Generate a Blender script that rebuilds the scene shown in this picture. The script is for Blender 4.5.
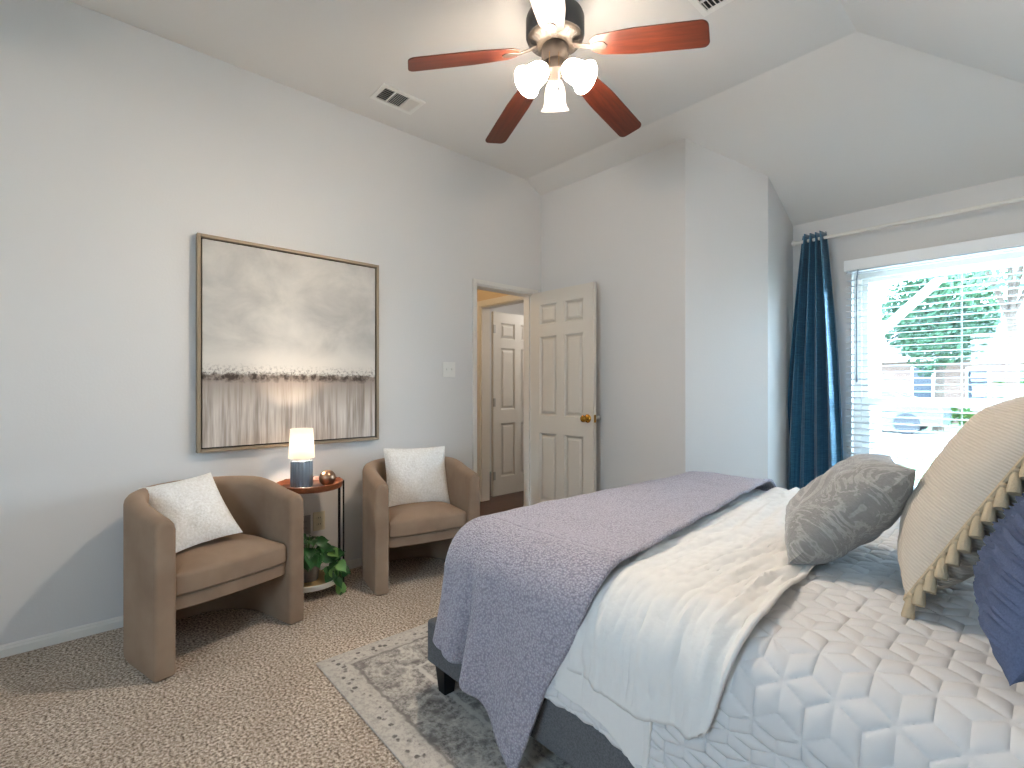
import bpy, bmesh, math, random
import numpy as np
from mathutils import Vector, Matrix, noise as mnoise

S = bpy.context.scene
for o in list(bpy.data.objects):
    bpy.data.objects.remove(o, do_unlink=True)
COL = S.collection
PI = math.pi

# ---------------------------------------------------------------- camera
F2 = Vector((-.7398, .6728)); R2 = Vector((.6728, .7398))
cd = bpy.data.cameras.new('camera'); cam = bpy.data.objects.new('camera', cd); COL.objects.link(cam)
cam.location = (3.15, 0, 1.19)
cam.rotation_euler = (PI/2, 0, math.atan2(-F2.x, F2.y))
cd.sensor_width = 36; cd.lens = 498/1024*36; cd.shift_y = 4/1024; cd.clip_start = .02; cd.clip_end = 300
S.camera = cam

# ---------------------------------------------------------------- sky, sun, exposure
S.view_settings.view_transform = 'Standard'; S.view_settings.look = 'None'
S.view_settings.exposure = 0.48; S.view_settings.gamma = 1; S.view_settings.use_curve_mapping = False
W = bpy.data.worlds.new('sky'); S.world = W; W.use_nodes = True
nt = W.node_tree; nt.nodes.clear()
bg = nt.nodes.new('ShaderNodeBackground'); wo = nt.nodes.new('ShaderNodeOutputWorld')
tc = nt.nodes.new('ShaderNodeTexCoord'); sx = nt.nodes.new('ShaderNodeSeparateXYZ'); rp = nt.nodes.new('ShaderNodeValToRGB')
nt.links.new(tc.outputs['Generated'], sx.inputs[0]); nt.links.new(sx.outputs['Z'], rp.inputs[0])
rp.color_ramp.elements[0].position = 0.0; rp.color_ramp.elements[0].color = (.62, .83, 1, 1)
rp.color_ramp.elements[1].position = .9; rp.color_ramp.elements[1].color = (.44, .70, 1, 1)
nt.links.new(rp.outputs[0], bg.inputs[0]); nt.links.new(bg.outputs[0], wo.inputs[0])
SKY = 20.0
bg.inputs[1].default_value = SKY
def light(name, kind, loc, power, col=(1, 1, 1), **k):
    d = bpy.data.lights.new(name, kind); o = bpy.data.objects.new(name, d); COL.objects.link(o)
    o.location = loc; d.energy = power; d.color = col
    for a, v in k.items(): setattr(d, a, v)
    return o
sun = light('sun', 'SUN', (0, 0, 20), 5, (1, .95, .88), angle=.03)
sun.rotation_euler = Vector((-.50, .32, -.80)).to_track_quat('-Z', 'Y').to_euler()
def portal(loc, rot, sx_, sy_):
    o = light('window_portal', 'AREA', loc, 1, shape='RECTANGLE', size=sx_, size_y=sy_)
    o.rotation_euler = rot; o.data.cycles.is_portal = True
    return o

# ---------------------------------------------------------------- helpers
def lin(h):
    h = h.lstrip('#'); out = []
    for i in (0, 2, 4):
        c = int(h[i:i+2], 16)/255
        out.append(c/12.92 if c <= .04045 else ((c+.055)/1.055)**2.4)
    return (*out, 1)
MATS = {}
def mat(name, col, rough=.6, metal=0., var=None, bump=None, sheen=0., spec=.5, emit=None, trans=0., stretch=None, coord='Object'):
    """var = (scale, colour2, sharpness); bump = (scale, strength, distance); stretch = xyz scale of the texture space"""
    m = bpy.data.materials.new(name); m.use_nodes = True; n = m.node_tree; b = n.nodes['Principled BSDF']
    c = lin(col) if isinstance(col, str) else col
    b.inputs['Base Color'].default_value = c; b.inputs['Roughness'].default_value = rough; b.inputs['Metallic'].default_value = metal
    b.inputs['Specular IOR Level'].default_value = spec
    if sheen:
        b.inputs['Sheen Weight'].default_value = sheen; b.inputs['Sheen Roughness'].default_value = .4
        b.inputs['Sheen Tint'].default_value = tuple(min(1, x*1.6+.1) for x in c[:3])+(1,)
    if trans: b.inputs['Transmission Weight'].default_value = trans
    if emit:
        b.inputs['Emission Color'].default_value = emit[0]; b.inputs['Emission Strength'].default_value = emit[1]
    vec = None
    if var or bump:
        t = n.nodes.new('ShaderNodeTexCoord'); mp = n.nodes.new('ShaderNodeMapping')
        n.links.new(t.outputs[coord], mp.inputs[0]); vec = mp.outputs[0]
        if stretch: mp.inputs['Scale'].default_value = stretch
    if var:
        tx = n.nodes.new('ShaderNodeTexNoise'); tx.inputs['Scale'].default_value = var[0]; tx.inputs['Detail'].default_value = 3
        n.links.new(vec, tx.inputs['Vector'])
        r = n.nodes.new('ShaderNodeValToRGB'); w = var[2] if len(var) > 2 else .25
        r.color_ramp.elements[0].position = .5-w; r.color_ramp.elements[0].color = c
        r.color_ramp.elements[1].position = .5+w; r.color_ramp.elements[1].color = lin(var[1]) if isinstance(var[1], str) else var[1]
        n.links.new(tx.outputs['Fac'], r.inputs[0]); n.links.new(r.outputs[0], b.inputs['Base Color'])
    if bump:
        tx = n.nodes.new('ShaderNodeTexNoise'); tx.inputs['Scale'].default_value = bump[0]; tx.inputs['Detail'].default_value = 2
        n.links.new(vec, tx.inputs['Vector'])
        bp = n.nodes.new('ShaderNodeBump'); bp.inputs['Strength'].default_value = bump[1]; bp.inputs['Distance'].default_value = bump[2]
        n.links.new(tx.outputs['Fac'], bp.inputs['Height']); n.links.new(bp.outputs[0], b.inputs['Normal'])
    MATS[name] = m
    return m
class NG:
    """tiny node-graph builder for the custom materials"""
    def __init__(s, name, rough=.7, spec=.5):
        s.m = bpy.data.materials.new(name); s.m.use_nodes = True; s.n = s.m.node_tree; s.b = s.n.nodes['Principled BSDF']
        s.b.inputs['Roughness'].default_value = rough; s.b.inputs['Specular IOR Level'].default_value = spec
    def put(s, inp, v):
        if hasattr(v, 'is_output') or isinstance(v, bpy.types.NodeSocket): s.n.links.new(v, inp)
        elif v is not None: inp.default_value = v
    def tex(s, which='Object'):
        return s.n.nodes.new('ShaderNodeTexCoord').outputs[which]
    def map(s, v, scale=(1, 1, 1), loc=(0, 0, 0), rot=(0, 0, 0)):
        k = s.n.nodes.new('ShaderNodeMapping'); s.put(k.inputs[0], v)
        k.inputs['Scale'].default_value = scale; k.inputs['Location'].default_value = loc; k.inputs['Rotation'].default_value = rot
        return k.outputs[0]
    def noise(s, v, scale, detail=3, rough=.5, dist=0):
        k = s.n.nodes.new('ShaderNodeTexNoise'); s.put(k.inputs['Vector'], v); k.inputs['Scale'].default_value = scale
        k.inputs['Detail'].default_value = detail; k.inputs['Roughness'].default_value = rough; k.inputs['Distortion'].default_value = dist
        return k.outputs['Fac']
    def voro(s, v, scale, out='Distance', feature='F1'):
        k = s.n.nodes.new('ShaderNodeTexVoronoi'); k.feature = feature; s.put(k.inputs['Vector'], v); k.inputs['Scale'].default_value = scale
        return k.outputs[out]
    def sep(s, v):
        k = s.n.nodes.new('ShaderNodeSeparateXYZ'); s.put(k.inputs[0], v); return k.outputs
    def math(s, op, a, b=None, c=None):
        k = s.n.nodes.new('ShaderNodeMath'); k.operation = op; s.put(k.inputs[0], a)
        if b is not None: s.put(k.inputs[1], b)
        if c is not None: s.put(k.inputs[2], c)
        return k.outputs[0]
    def ramp(s, f, stops, interp='LINEAR'):
        k = s.n.nodes.new('ShaderNodeValToRGB'); s.put(k.inputs[0], f); e = k.color_ramp.elements; k.color_ramp.interpolation = interp
        while len(e) < len(stops): e.new(.5)
        for i, (p, c) in enumerate(stops):
            e[i].position = p; e[i].color = lin(c) if isinstance(c, str) else ((c, c, c, 1) if isinstance(c, (int, float)) else c)
        return k.outputs[0]
    def mix(s, f, a, b, mode='MIX'):
        k = s.n.nodes.new('ShaderNodeMix'); k.data_type = 'RGBA'; k.blend_type = mode
        s.put(k.inputs['Factor'], f)
        s.put(k.inputs[6], lin(a) if isinstance(a, str) else a); s.put(k.inputs[7], lin(b) if isinstance(b, str) else b)
        return k.outputs[2]
    def bump(s, h, strength=.5, dist=.01):
        k = s.n.nodes.new('ShaderNodeBump'); k.inputs['Strength'].default_value = strength; k.inputs['Distance'].default_value = dist
        s.put(k.inputs['Height'], h); s.n.links.new(k.outputs[0], s.b.inputs['Normal'])
    def col(s, v): s.put(s.b.inputs['Base Color'], v)

def tag(o, label=None, cat=None, group=None, kind=None):
    if label: o['label'] = label
    if cat: o['category'] = cat
    if group: o['group'] = group
    if kind: o['kind'] = kind
    return o
def thing(name, label, cat, loc=(0, 0, 0), rz=0, group=None):
    o = bpy.data.objects.new(name, None); COL.objects.link(o); o.location = loc; o.rotation_euler = (0, 0, rz)
    o.empty_display_size = .1
    return tag(o, label, cat, group)
def link(name, bm, m, parent=None, smooth=True, bevel=0, seg=2, subsurf=0, solid=0, offs=0, label=None):
    me = bpy.data.meshes.new(name); bm.normal_update(); bm.to_mesh(me); bm.free()
    o = bpy.data.objects.new(name, me); COL.objects.link(o)
    for x in (m if isinstance(m, (list, tuple)) else [m]): me.materials.append(x)
    if parent is not None: o.parent = parent
    if smooth:
        me.polygons.foreach_set('use_smooth', [True]*len(me.polygons))
    if solid:
        k = o.modifiers.new('solid', 'SOLIDIFY'); k.thickness = solid; k.offset = offs
    if bevel:
        k = o.modifiers.new('bevel', 'BEVEL'); k.width = bevel; k.segments = seg; k.limit_method = 'ANGLE'; k.angle_limit = math.radians(40)
        k.harden_normals = True
    if subsurf:
        k = o.modifiers.new('sub', 'SUBSURF'); k.levels = subsurf; k.render_levels = subsurf
    if smooth and not subsurf:
        try:
            me.set_sharp_from_angle(angle=math.radians(40))
        except Exception: pass
    if label: o['label'] = label
    return o
def struct(name, bm, m, parent=None, **k):
    o = link(name, bm, m, parent, **k)
    if parent is None: o['kind'] = 'structure'
    return o
def box(bm, a, b, M=None):
    vs = [bm.verts.new((x, y, z)) for x in (a[0], b[0]) for y in (a[1], b[1]) for z in (a[2], b[2])]
    if M is not None:
        for v in vs: v.co = M @ v.co
    for f in ((0, 1, 3, 2), (4, 6, 7, 5), (0, 4, 5, 1), (2, 3, 7, 6), (0, 2, 6, 4), (1, 5, 7, 3)):
        bm.faces.new([vs[i] for i in f])
    return vs
def prism(bm, pts, d):
    """polygon pts extruded by vector d"""
    d = Vector(d); n = len(pts)
    a = [bm.verts.new(p) for p in pts]; b = [bm.verts.new(Vector(p)+d) for p in pts]
    fs = [bm.faces.new(a[::-1]), bm.faces.new(b)]
    for i in range(n):
        fs.append(bm.faces.new((a[i], a[(i+1) % n], b[(i+1) % n], b[i])))
    bmesh.ops.recalc_face_normals(bm, faces=fs)
def lathe(bm, prof, seg=24, M=None, cap=True):
    """prof list of (r, z)"""
    rings = []
    for r, z in prof:
        if r < 1e-6: rings.append([bm.verts.new((0, 0, z))])
        else: rings.append([bm.verts.new((r*math.cos(2*PI*i/seg), r*math.sin(2*PI*i/seg), z)) for i in range(seg)])
    new = [v for r in rings for v in r]; fs = []
    for A, B in zip(rings, rings[1:]):
        for i in range(seg):
            j = (i+1) % seg
            if len(A) == 1 and len(B) == 1: break
            if len(A) == 1: fs.append(bm.faces.new((A[0], B[j], B[i])))
            elif len(B) == 1: fs.append(bm.faces.new((A[i], A[j], B[0])))
            else: fs.append(bm.faces.new((A[i], A[j], B[j], B[i])))
    if cap:
        for r in (rings[0], rings[-1]):
            if len(r) > 2: fs.append(bm.faces.new(r))
    bmesh.ops.recalc_face_normals(bm, faces=fs)
    if M is not None:
        for v in new: v.co = M @ v.co
def tube(bm, pts, r, seg=8, cap=True):
    pts = [Vector(p) for p in pts]; rings = []
    rr = r if isinstance(r, (list, tuple)) else [r]*len(pts)
    up = None
    for i, p in enumerate(pts):
        t = (pts[min(i+1, len(pts)-1)]-pts[max(i-1, 0)]).normalized()
        if up is None:
            up = Vector((0, 0, 1)) if abs(t.z) < .9 else Vector((1, 0, 0))
        x = t.cross(up).normalized(); up = x.cross(t).normalized()
        rings.append([bm.verts.new(p+(x*math.cos(2*PI*k/seg)+up*math.sin(2*PI*k/seg))*rr[i]) for k in range(seg)])
    fs = []
    for A, B in zip(rings, rings[1:]):
        for k in range(seg): fs.append(bm.faces.new((A[k], A[(k+1) % seg], B[(k+1) % seg], B[k])))
    if cap: fs.append(bm.faces.new(rings[0])); fs.append(bm.faces.new(rings[-1]))
    bmesh.ops.recalc_face_normals(bm, faces=fs)
def aim(p, d, up=Vector((0, 0, 1))):
    """matrix with +z along d at p"""
    return Matrix.Translation(Vector(p)) @ Vector(d).normalized().to_track_quat('Z', 'Y').to_matrix().to_4x4()
def gridmesh(P, UV=None, bm=None):
    """P: array (n, m, 3)"""
    bm = bm or bmesh.new(); n, m = len(P), len(P[0])
    uvl = bm.loops.layers.uv.verify() if UV is not None else None
    vs = [[bm.verts.new(P[i][j]) for j in range(m)] for i in range(n)]
    for i in range(n-1):
        for j in range(m-1):
            f = bm.faces.new((vs[i][j], vs[i+1][j], vs[i+1][j+1], vs[i][j+1]))
            if uvl is not None:
                for l, (a, b) in zip(f.loops, ((i, j), (i+1, j), (i+1, j+1), (i, j+1))): l[uvl].uv = UV[a][b]
    return bm
def nz(x, y, z=0.): return mnoise.noise(Vector((x, y, z)))
def sm(a, b, x):
    t = min(1, max(0, (x-a)/(b-a))); return t*t*(3-2*t)
def clone(o, parent=None, label=None, loc=None, rz=None):
    c = o.copy(); COL.objects.link(c)
    if parent is not None: c.parent = parent
    if label: c['label'] = label
    if loc is not None: c.location = loc
    if rz is not None: c.rotation_euler = (0, 0, rz)
    for ch in [x for x in bpy.data.objects if x.parent == o and x.name != c.name]: clone(ch, c)
    return c

# ---------------------------------------------------------------- materials
PAINT = mat('wall_paint', '#dad8d5', .85, bump=(90, .12, .004), spec=.2)
CEIL = mat('ceiling_paint', '#dedbd6', .9, bump=(70, .12, .004), spec=.15)
WHITE = mat('white_trim', '#e4e0d8', .45, spec=.4)
DOORW = mat('door_paint', '#dcd5c9', .45, spec=.4)
HALLP = mat('hall_paint', '#d9c6a8', .85, spec=.2)
BRASS = mat('polished_brass', '#b98a3a', .22, 1.)
STEEL = mat('satin_nickel', '#b8b6b2', .3, 1.)
BLACK = mat('black_metal', '#191a1c', .4, .6)
DARKV = mat('vent_shadow', '#262524', .8)
PLAST = mat('white_plastic', '#e6e4de', .4)
IVORY = mat('ivory_plastic', '#d8cdb0', .4)
VELVET = mat('brown_velvet', '#836c59', .8, var=(4.5, '#a08a75', .25), bump=(220, .15, .002), sheen=.55, spec=.15)
BOUCLE = mat('white_boucle', '#f4f2ee', .95, var=(90, '#e2ded7', .2), bump=(120, .6, .006), spec=.1)
CHARCOAL = mat('charcoal_upholstery', '#5a5b5d', .9, var=(260, '#6d6e70', .15), bump=(400, .3, .002), spec=.15)
SHADEDB = mat('shaded_quilt_blue', '#a9bccd', .9, spec=.1)  # pale blue paints in the shade on the quilt's lower edge
QUILT = mat('white_quilt', '#d0cfce', .9, bump=(500, .1, .001), spec=.12)
GAUZE = mat('white_gauze', '#dedcd8', .95, bump=(60, .35, .004), stretch=(1, .35, 1), spec=.1)
NAVY = mat('navy_cotton', '#5a6784', .85, var=(300, '#4c5874', .2), bump=(300, .2, .002), spec=.15)
BRONZE = mat('dark_bronze', '#241f1a', .5, .3, var=(8, '#352d24', .2))
BRONZED = mat('fan_black', '#22262a', .4, .4)
PEWTER = mat('aged_pewter', '#2e2823', .5, .35)
GREY_CER = mat('blue_grey_ceramic', '#64707c', .3)
COPPER = mat('brushed_copper', '#9a7a62', .28, .9, bump=(60, .3, .003), stretch=(1, 1, .1))
TREEBARK = mat('bark', '#4b3f36', .95, bump=(12, .6, .02))
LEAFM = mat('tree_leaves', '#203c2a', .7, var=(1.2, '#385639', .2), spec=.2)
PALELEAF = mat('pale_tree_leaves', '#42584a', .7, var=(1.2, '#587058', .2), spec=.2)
SHRUB = mat('shrub_leaves', '#2b4f2e', .7, var=(2, '#4d6a2c', .2), spec=.2)
POTHOS = mat('pothos_leaf', '#1c4426', .35, var=(14, '#356a33', .2))
POTHOSY = mat('young_pothos_leaf', '#5b8a4a', .4, var=(14, '#7aa45c', .2))
CONC = mat('concrete', '#c9c6bf', .9, var=(3, '#b8b4ac', .2))
LAWN = mat('lawn_grass', '#445f34', .95, var=(2.5, '#52703f', .2), bump=(20, .5, .02))
ROOFM = mat('roof_shingle', '#5a5654', .9, var=(6, '#4b4745', .2))
CARP = mat('silver_car_paint', '#555c64', .25, .3)
GLASSD = mat('dark_glass', '#3d4a58', .15)
RUBBER = mat('rubber', '#2b2c2e', .8)
RIM = mat('alloy_rim', '#c6cad0', .3, .6)

def wood(name, c1, c2, rough, scale, sx=(1, 12, 12), spec=.5):
    g = NG(name, rough, spec); v = g.map(g.tex(), sx)
    n = g.noise(v, scale, 5, .6, .6)
    g.col(g.ramp(n, [(.3, c1), (.7, c2)])); return g.m
BLADEW = wood('mahogany_blade', '#36140b', '#5f2a17', .4, 3, (1, 14, 14))
TRAYW = wood('walnut_tray', '#5e3018', '#8a5030', .35, 3, (14, 2, 14))
def floor_wood():
    g = NG('hall_wood_floor', .3); o = g.tex(); xyz = g.sep(o)
    k = g.n.nodes.new('ShaderNodeTexBrick'); g.put(k.inputs['Vector'], g.map(o, (1, 1, 1), rot=(0, 0, PI/2)))
    k.inputs['Scale'].default_value = 4; k.inputs['Mortar Size'].default_value = .008
    k.inputs['Color1'].default_value = lin('#3a1f12'); k.inputs['Color2'].default_value = lin('#4f2d1b'); k.inputs['Mortar'].default_value = lin('#2c170d')
    n = g.noise(g.map(o, (14, 1, 1)), 4, 4)
    g.col(g.mix(.5, k.outputs['Color'], g.ramp(n, [(.3, '#2c170d'), (.7, '#5e3a24')]))); return g.m
HALLF = floor_wood()
def carpet():
    g = NG('beige_carpet', .98, .05); o = g.tex()
    n1 = g.noise(o, 95, 2, .65); n2 = g.noise(o, 3.2, 3); v = g.voro(o, 85)
    c = g.ramp(n1, [(.32, '#66574a'), (.44, '#a89887'), (.54, '#cdbdab'), (.66, '#efe3d3')])
    c = g.mix(g.math('MULTIPLY', g.ramp(n2, [(.4, 0.), (.65, 1.)]), .22), c, '#8c7a68')
    g.col(c); g.bump(g.math('ADD', g.math('MULTIPLY', n1, 1.), g.math('MULTIPLY', v, .3)), .9, .011); return g.m
CARPET = carpet()
def rug_mat(x0, y0, x1, y1):
    g = NG('distressed_grey_rug', .95, .08); o = g.tex(); X, Y, _ = g.sep(o)
    dx = g.math('MINIMUM', g.math('SUBTRACT', X, x0), g.math('SUBTRACT', x1, X)); dy = g.math('MINIMUM', g.math('SUBTRACT', Y, y0), g.math('SUBTRACT', y1, Y))
    d = g.math('MINIMUM', dx, dy)
    w = g.math('ADD', d, g.math('MULTIPLY', g.math('SUBTRACT', g.noise(o, 30, 3), .5), .03))
    big = g.noise(o, 9, 5, .65, 1.2); fine = g.noise(o, 60, 4, .7)
    fld = g.ramp(g.math('ADD', g.math('MULTIPLY', big, .65), g.math('MULTIPLY', fine, .35)),
                 [(.36, '#6e6865'), (.46, '#8d8782'), (.53, '#aea8a0'), (.60, '#cfcac0')])
    mot = g.ramp(g.voro(g.map(o, (1, 1, 1)), 16, 'Distance', 'F1'), [(.22, '#6b6562'), (.4, '#cfcac0')])
    c = g.mix(g.math('MULTIPLY', g.ramp(fine, [(.4, 0.), (.6, 1.)]), .5), fld, mot)
    # pale border field with a row of small dark marks, then a pale double line
    b1 = g.ramp(w, [(.105, 1.), (.115, 0.)])
    dots = g.ramp(g.math('ADD', g.voro(o, 34, 'Distance', 'F1'), g.math('MULTIPLY', g.math('SUBTRACT', fine, .5), .8)), [(.24, '#6f6a66'), (.38, '#c9c3b9')])
    bcol = g.mix(g.ramp(d, [(.028, 0.), (.034, 1.), (.085, 1.), (.092, 0.)], 'LINEAR'), '#c4beb4', dots)
    bcol = g.mix(g.ramp(fine, [(.45, 0.), (.62, .7)]), bcol, '#a29b94')
    c = g.mix(b1, c, bcol)
    l2 = g.ramp(w, [(.30, 0.), (.306, 1.), (.322, 1.), (.328, 0.)])
    c = g.mix(g.math('MULTIPLY', l2, .75), c, '#d9d5cc')
    l3 = g.ramp(w, [(.108, 0.), (.112, 1.), (.122, 1.), (.126, 0.)])
    c = g.mix(g.math('MULTIPLY', l3, .6), c, '#77716d')
    g.col(c); g.bump(g.noise(o, 220, 2), .5, .004); return g.m
def throw_mat():
    g = NG('lavender_waffle_knit', .95, .08); o = g.tex()
    v = g.voro(o, 150); n = g.noise(o, 230, 2)
    g.col(g.mix(g.ramp(v, [(.15, 0.), (.75, 1.)]), '#c3bec8', '#97929d'))
    g.bump(g.math('SUBTRACT', g.math('MULTIPLY', n, .6), v), .8, .008)
    g.b.inputs['Sheen Weight'].default_value = .25; return g.m
THROW = throw_mat()
def curtain_mat():
    g = NG('teal_blue_satin', .30, .7); o = g.tex(); uv = g.tex('UV')
    n = g.noise(g.map(o, (6, 6, 160)), 2, 4, .7); n2 = g.noise(g.map(uv, (260, 3, 1)), 1, 3, .6)
    f = g.math('ADD', g.math('MULTIPLY', n, .5), g.math('MULTIPLY', n2, .5))
    g.col(g.ramp(f, [(.36, '#133f5a'), (.5, '#2a6788'), (.66, '#5d9ebd')]))
    g.b.inputs['Sheen Weight'].default_value = .2; g.b.inputs['Metallic'].default_value = .3; g.bump(f, .2, .003); return g.m
CURT = curtain_mat()
def painting_mat():
    g = NG('abstract_canvas', .75, .2); uv = g.tex('UV'); U, V, _ = g.sep(uv)
    cl = g.noise(g.map(uv, (2.2, 3.2, 1)), 1.6, 6, .6, .4)
    ax = g.math('ABSOLUTE', g.math('SUBTRACT', U, .47))
    skyc = g.ramp(g.math('SUBTRACT', cl, g.math('MULTIPLY', ax, .38)), [(.05, '#a19f9a'), (.28, '#b5b2ad'), (.48, '#c8c4bd'), (.66, '#d6d1c9')])
    # light band just above the horizon
    skyc = g.mix(g.ramp(V, [(.37, .85), (.44, .75), (.52, 0.)]), skyc, '#d9d3ca')
    st = g.noise(g.map(uv, (24, 1.2, 1)), 1, 4, .6); st2 = g.noise(g.map(uv, (60, 3, 1)), 1, 4, .6)
    f = g.math('ADD', g.math('MULTIPLY', st, .6), g.math('MULTIPLY', st2, .4))
    low = g.ramp(f, [(.34, '#867a70'), (.45, '#aba096'), (.53, '#c8bfb6'), (.64, '#dcd6ce')])
    drip = g.math('ADD', V, g.math('MULTIPLY', g.math('SUBTRACT', f, .5), .55))
    low = g.mix(g.ramp(drip, [(.20, 0.), (.36, .7)]), low, '#7a695d')
    edge = g.math('ADD', V, g.math('MULTIPLY', g.math('SUBTRACT', g.noise(g.map(uv, (26, 40, 1)), 1, 4, .7), .5), .05))
    c = g.mix(g.ramp(edge, [(.35, 0.), (.362, 1.)]), low, skyc)
    dk = g.ramp(edge, [(.315, 0.), (.335, .95), (.352, .95), (.362, .15), (.375, 0.)])
    br = g.ramp(g.noise(g.map(uv, (22, 14, 1)), 1, 4, .7), [(.40, .05), (.56, .95)])
    c = g.mix(g.math('MULTIPLY', dk, br), c, '#3a2f29')
    sp = g.math('MULTIPLY', g.ramp(edge, [(.345, 0.), (.36, 1.), (.41, 0.)]), g.ramp(g.noise(g.map(uv, (60, 70, 1)), 1, 3, .8), [(.5, 0.), (.6, .8)]))
    c = g.mix(sp, c, '#57514c')
    g.col(c); g.bump(g.noise(uv, 300, 3), .2, .002); return g.m
def paisley_mat():
    g = NG('grey_paisley_velvet', .75, .25); uv = g.tex('UV'); U, V, _ = g.sep(uv)
    w = g.noise(g.map(uv, (3, 3, 1)), 1.4, 4, .6, 1.5)
    u = g.math('SUBTRACT', U, .56); v = g.math('SUBTRACT', V, .44)
    r = g.math('SQRT', g.math('ADD', g.math('MULTIPLY', u, u), g.math('MULTIPLY', v, v)))
    th = g.math('DIVIDE', g.math('ARCTAN2', v, u), 2*PI)
    sp = g.math('FRACT', g.math('ADD', g.math('MULTIPLY', r, 11), th))
    spm = g.ramp(sp, [(.0, 0.), (.12, 1.), (.42, 1.), (.55, 0.)])
    msk = g.ramp(r, [(.24, 1.), (.29, 0.)])
    leaf = g.ramp(g.math('FRACT', g.math('MULTIPLY', w, 7)), [(.0, 0.), (.1, 1.), (.35, 1.), (.5, 0.)])
    pat = g.mix(msk, leaf, spm)
    c = g.mix(pat, '#8e8c88', '#aaa7a2')
    c = g.mix(g.ramp(g.noise(uv, 60, 4, .7), [(.4, 0.), (.62, .35)]), c, '#777572')
    g.col(c); g.bump(g.math('ADD', pat, g.noise(uv, 120, 2)), .35, .006)
    g.b.inputs['Sheen Weight'].default_value = .4; return g.m
def cream_mat():
    g = NG('cream_ribbed_cotton', .9, .1); uv = g.tex('UV')
    k = g.n.nodes.new('ShaderNodeTexWave'); g.put(k.inputs['Vector'], g.map(uv, (1.6, 2.2, 1)))
    k.bands_direction = 'Y'; k.inputs['Scale'].default_value = 11; k.inputs['Distortion'].default_value = 1.6; k.inputs['Detail'].default_value = 2
    k.inputs['Detail Scale'].default_value = 3
    g.col(g.mix(k.outputs['Fac'], '#c2b8aa', '#cdc4b7')); g.bump(k.outputs['Fac'], .3, .004); return g.m
CREAM = cream_mat()
TASSEL = mat('cream_tassel_yarn', '#b9a98f', .9, bump=(300, .6, .003), stretch=(1, 1, .15), spec=.1)
def brick_mat():
    g = NG('pale_brick', .9, .1); k = g.n.nodes.new('ShaderNodeTexBrick'); g.put(k.inputs['Vector'], g.map(g.tex(), (1, 1, 1), rot=(PI/2, 0, 0)))
    k.inputs['Scale'].default_value = 5; k.inputs['Color1'].default_value = lin('#7f675c'); k.inputs['Color2'].default_value = lin('#6e574e'); k.inputs['Mortar'].default_value = lin('#7d736b')
    g.col(k.outputs['Color']); return g.m
BRICK = brick_mat()
def glass_mat():
    m = bpy.data.materials.new('window_glass'); m.use_nodes = True; n = m.node_tree; n.nodes.clear()
    o = n.nodes.new('ShaderNodeOutputMaterial'); t = n.nodes.new('ShaderNodeBsdfTransparent'); g = n.nodes.new('ShaderNodeBsdfGlossy')
    x = n.nodes.new('ShaderNodeMixShader'); x.inputs[0].default_value = .05; g.inputs['Roughness'].default_value = .02
    t.inputs[0].default_value = (.96, .97, .98, 1)
    n.links.new(t.outputs[0], x.inputs[1]); n.links.new(g.outputs[0], x.inputs[2]); n.links.new(x.outputs[0], o.inputs[0]); return m
GLASS = glass_mat()
def shade_mat(name, col, emit, est, tr=.6):
    m = bpy.data.materials.new(name); m.use_nodes = True; n = m.node_tree; n.nodes.clear()
    o = n.nodes.new('ShaderNodeOutputMaterial'); d = n.nodes.new('ShaderNodeBsdfDiffuse'); t = n.nodes.new('ShaderNodeBsdfTranslucent')
    x = n.nodes.new('ShaderNodeMixShader'); x.inputs[0].default_value = tr
    d.inputs[0].default_value = t.inputs[0].default_value = col
    n.links.new(d.outputs[0], x.inputs[1]); n.links.new(t.outputs[0], x.inputs[2]); last = x
    if est:
        e = n.nodes.new('ShaderNodeEmission'); e.inputs[0].default_value = emit; e.inputs[1].default_value = est
        a = n.nodes.new('ShaderNodeAddShader'); n.links.new(x.outputs[0], a.inputs[0]); n.links.new(e.outputs[0], a.inputs[1]); last = a
    n.links.new(last.outputs[0], o.inputs[0]); return m
WARM = (1, .80, .58, 1)
LINEN = shade_mat('lamp_linen', (.68, .64, .58, 1), WARM, .4, .45)
FROST_ON = shade_mat('frosted_glass_lit', (.97, .95, .92, 1), (1, .85, .71, 1), 48, .82)
FROST_OFF = shade_mat('frosted_glass', (.50, .47, .43, 1), WARM, .0, .35)
def bulb_mat(s):
    m = bpy.data.materials.new('lit_bulb'); m.use_nodes = True; b = m.node_tree.nodes['Principled BSDF']
    b.inputs['Emission Color'].default_value = (1, .84, .68, 1); b.inputs['Emission Strength'].default_value = s; return m
BULB = bulb_mat(1500)
BULB_OFF = mat('unlit_bulb', '#e8e4da', .3)

# ================================================================ ROOM
ZC, ZP = 3.02, .5                       # flat ceiling height, pitch of the sloped parts
YS, XS = 3.03, 2.45                     # where the flat part ends
XR, YR, YD, YW = 3.65, -1.7, 3.22, 4.19
A = (1.40, 3.22); B = (1.766, 3.70)
def zceil(x, y): return ZC-ZP*max(0, y-YS, x-XS)
T = .12
# floor
bm = bmesh.new(); box(bm, (0, YR, -.08), (XR, YW, 0)); struct('floor', bm, CARPET, smooth=False)
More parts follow.
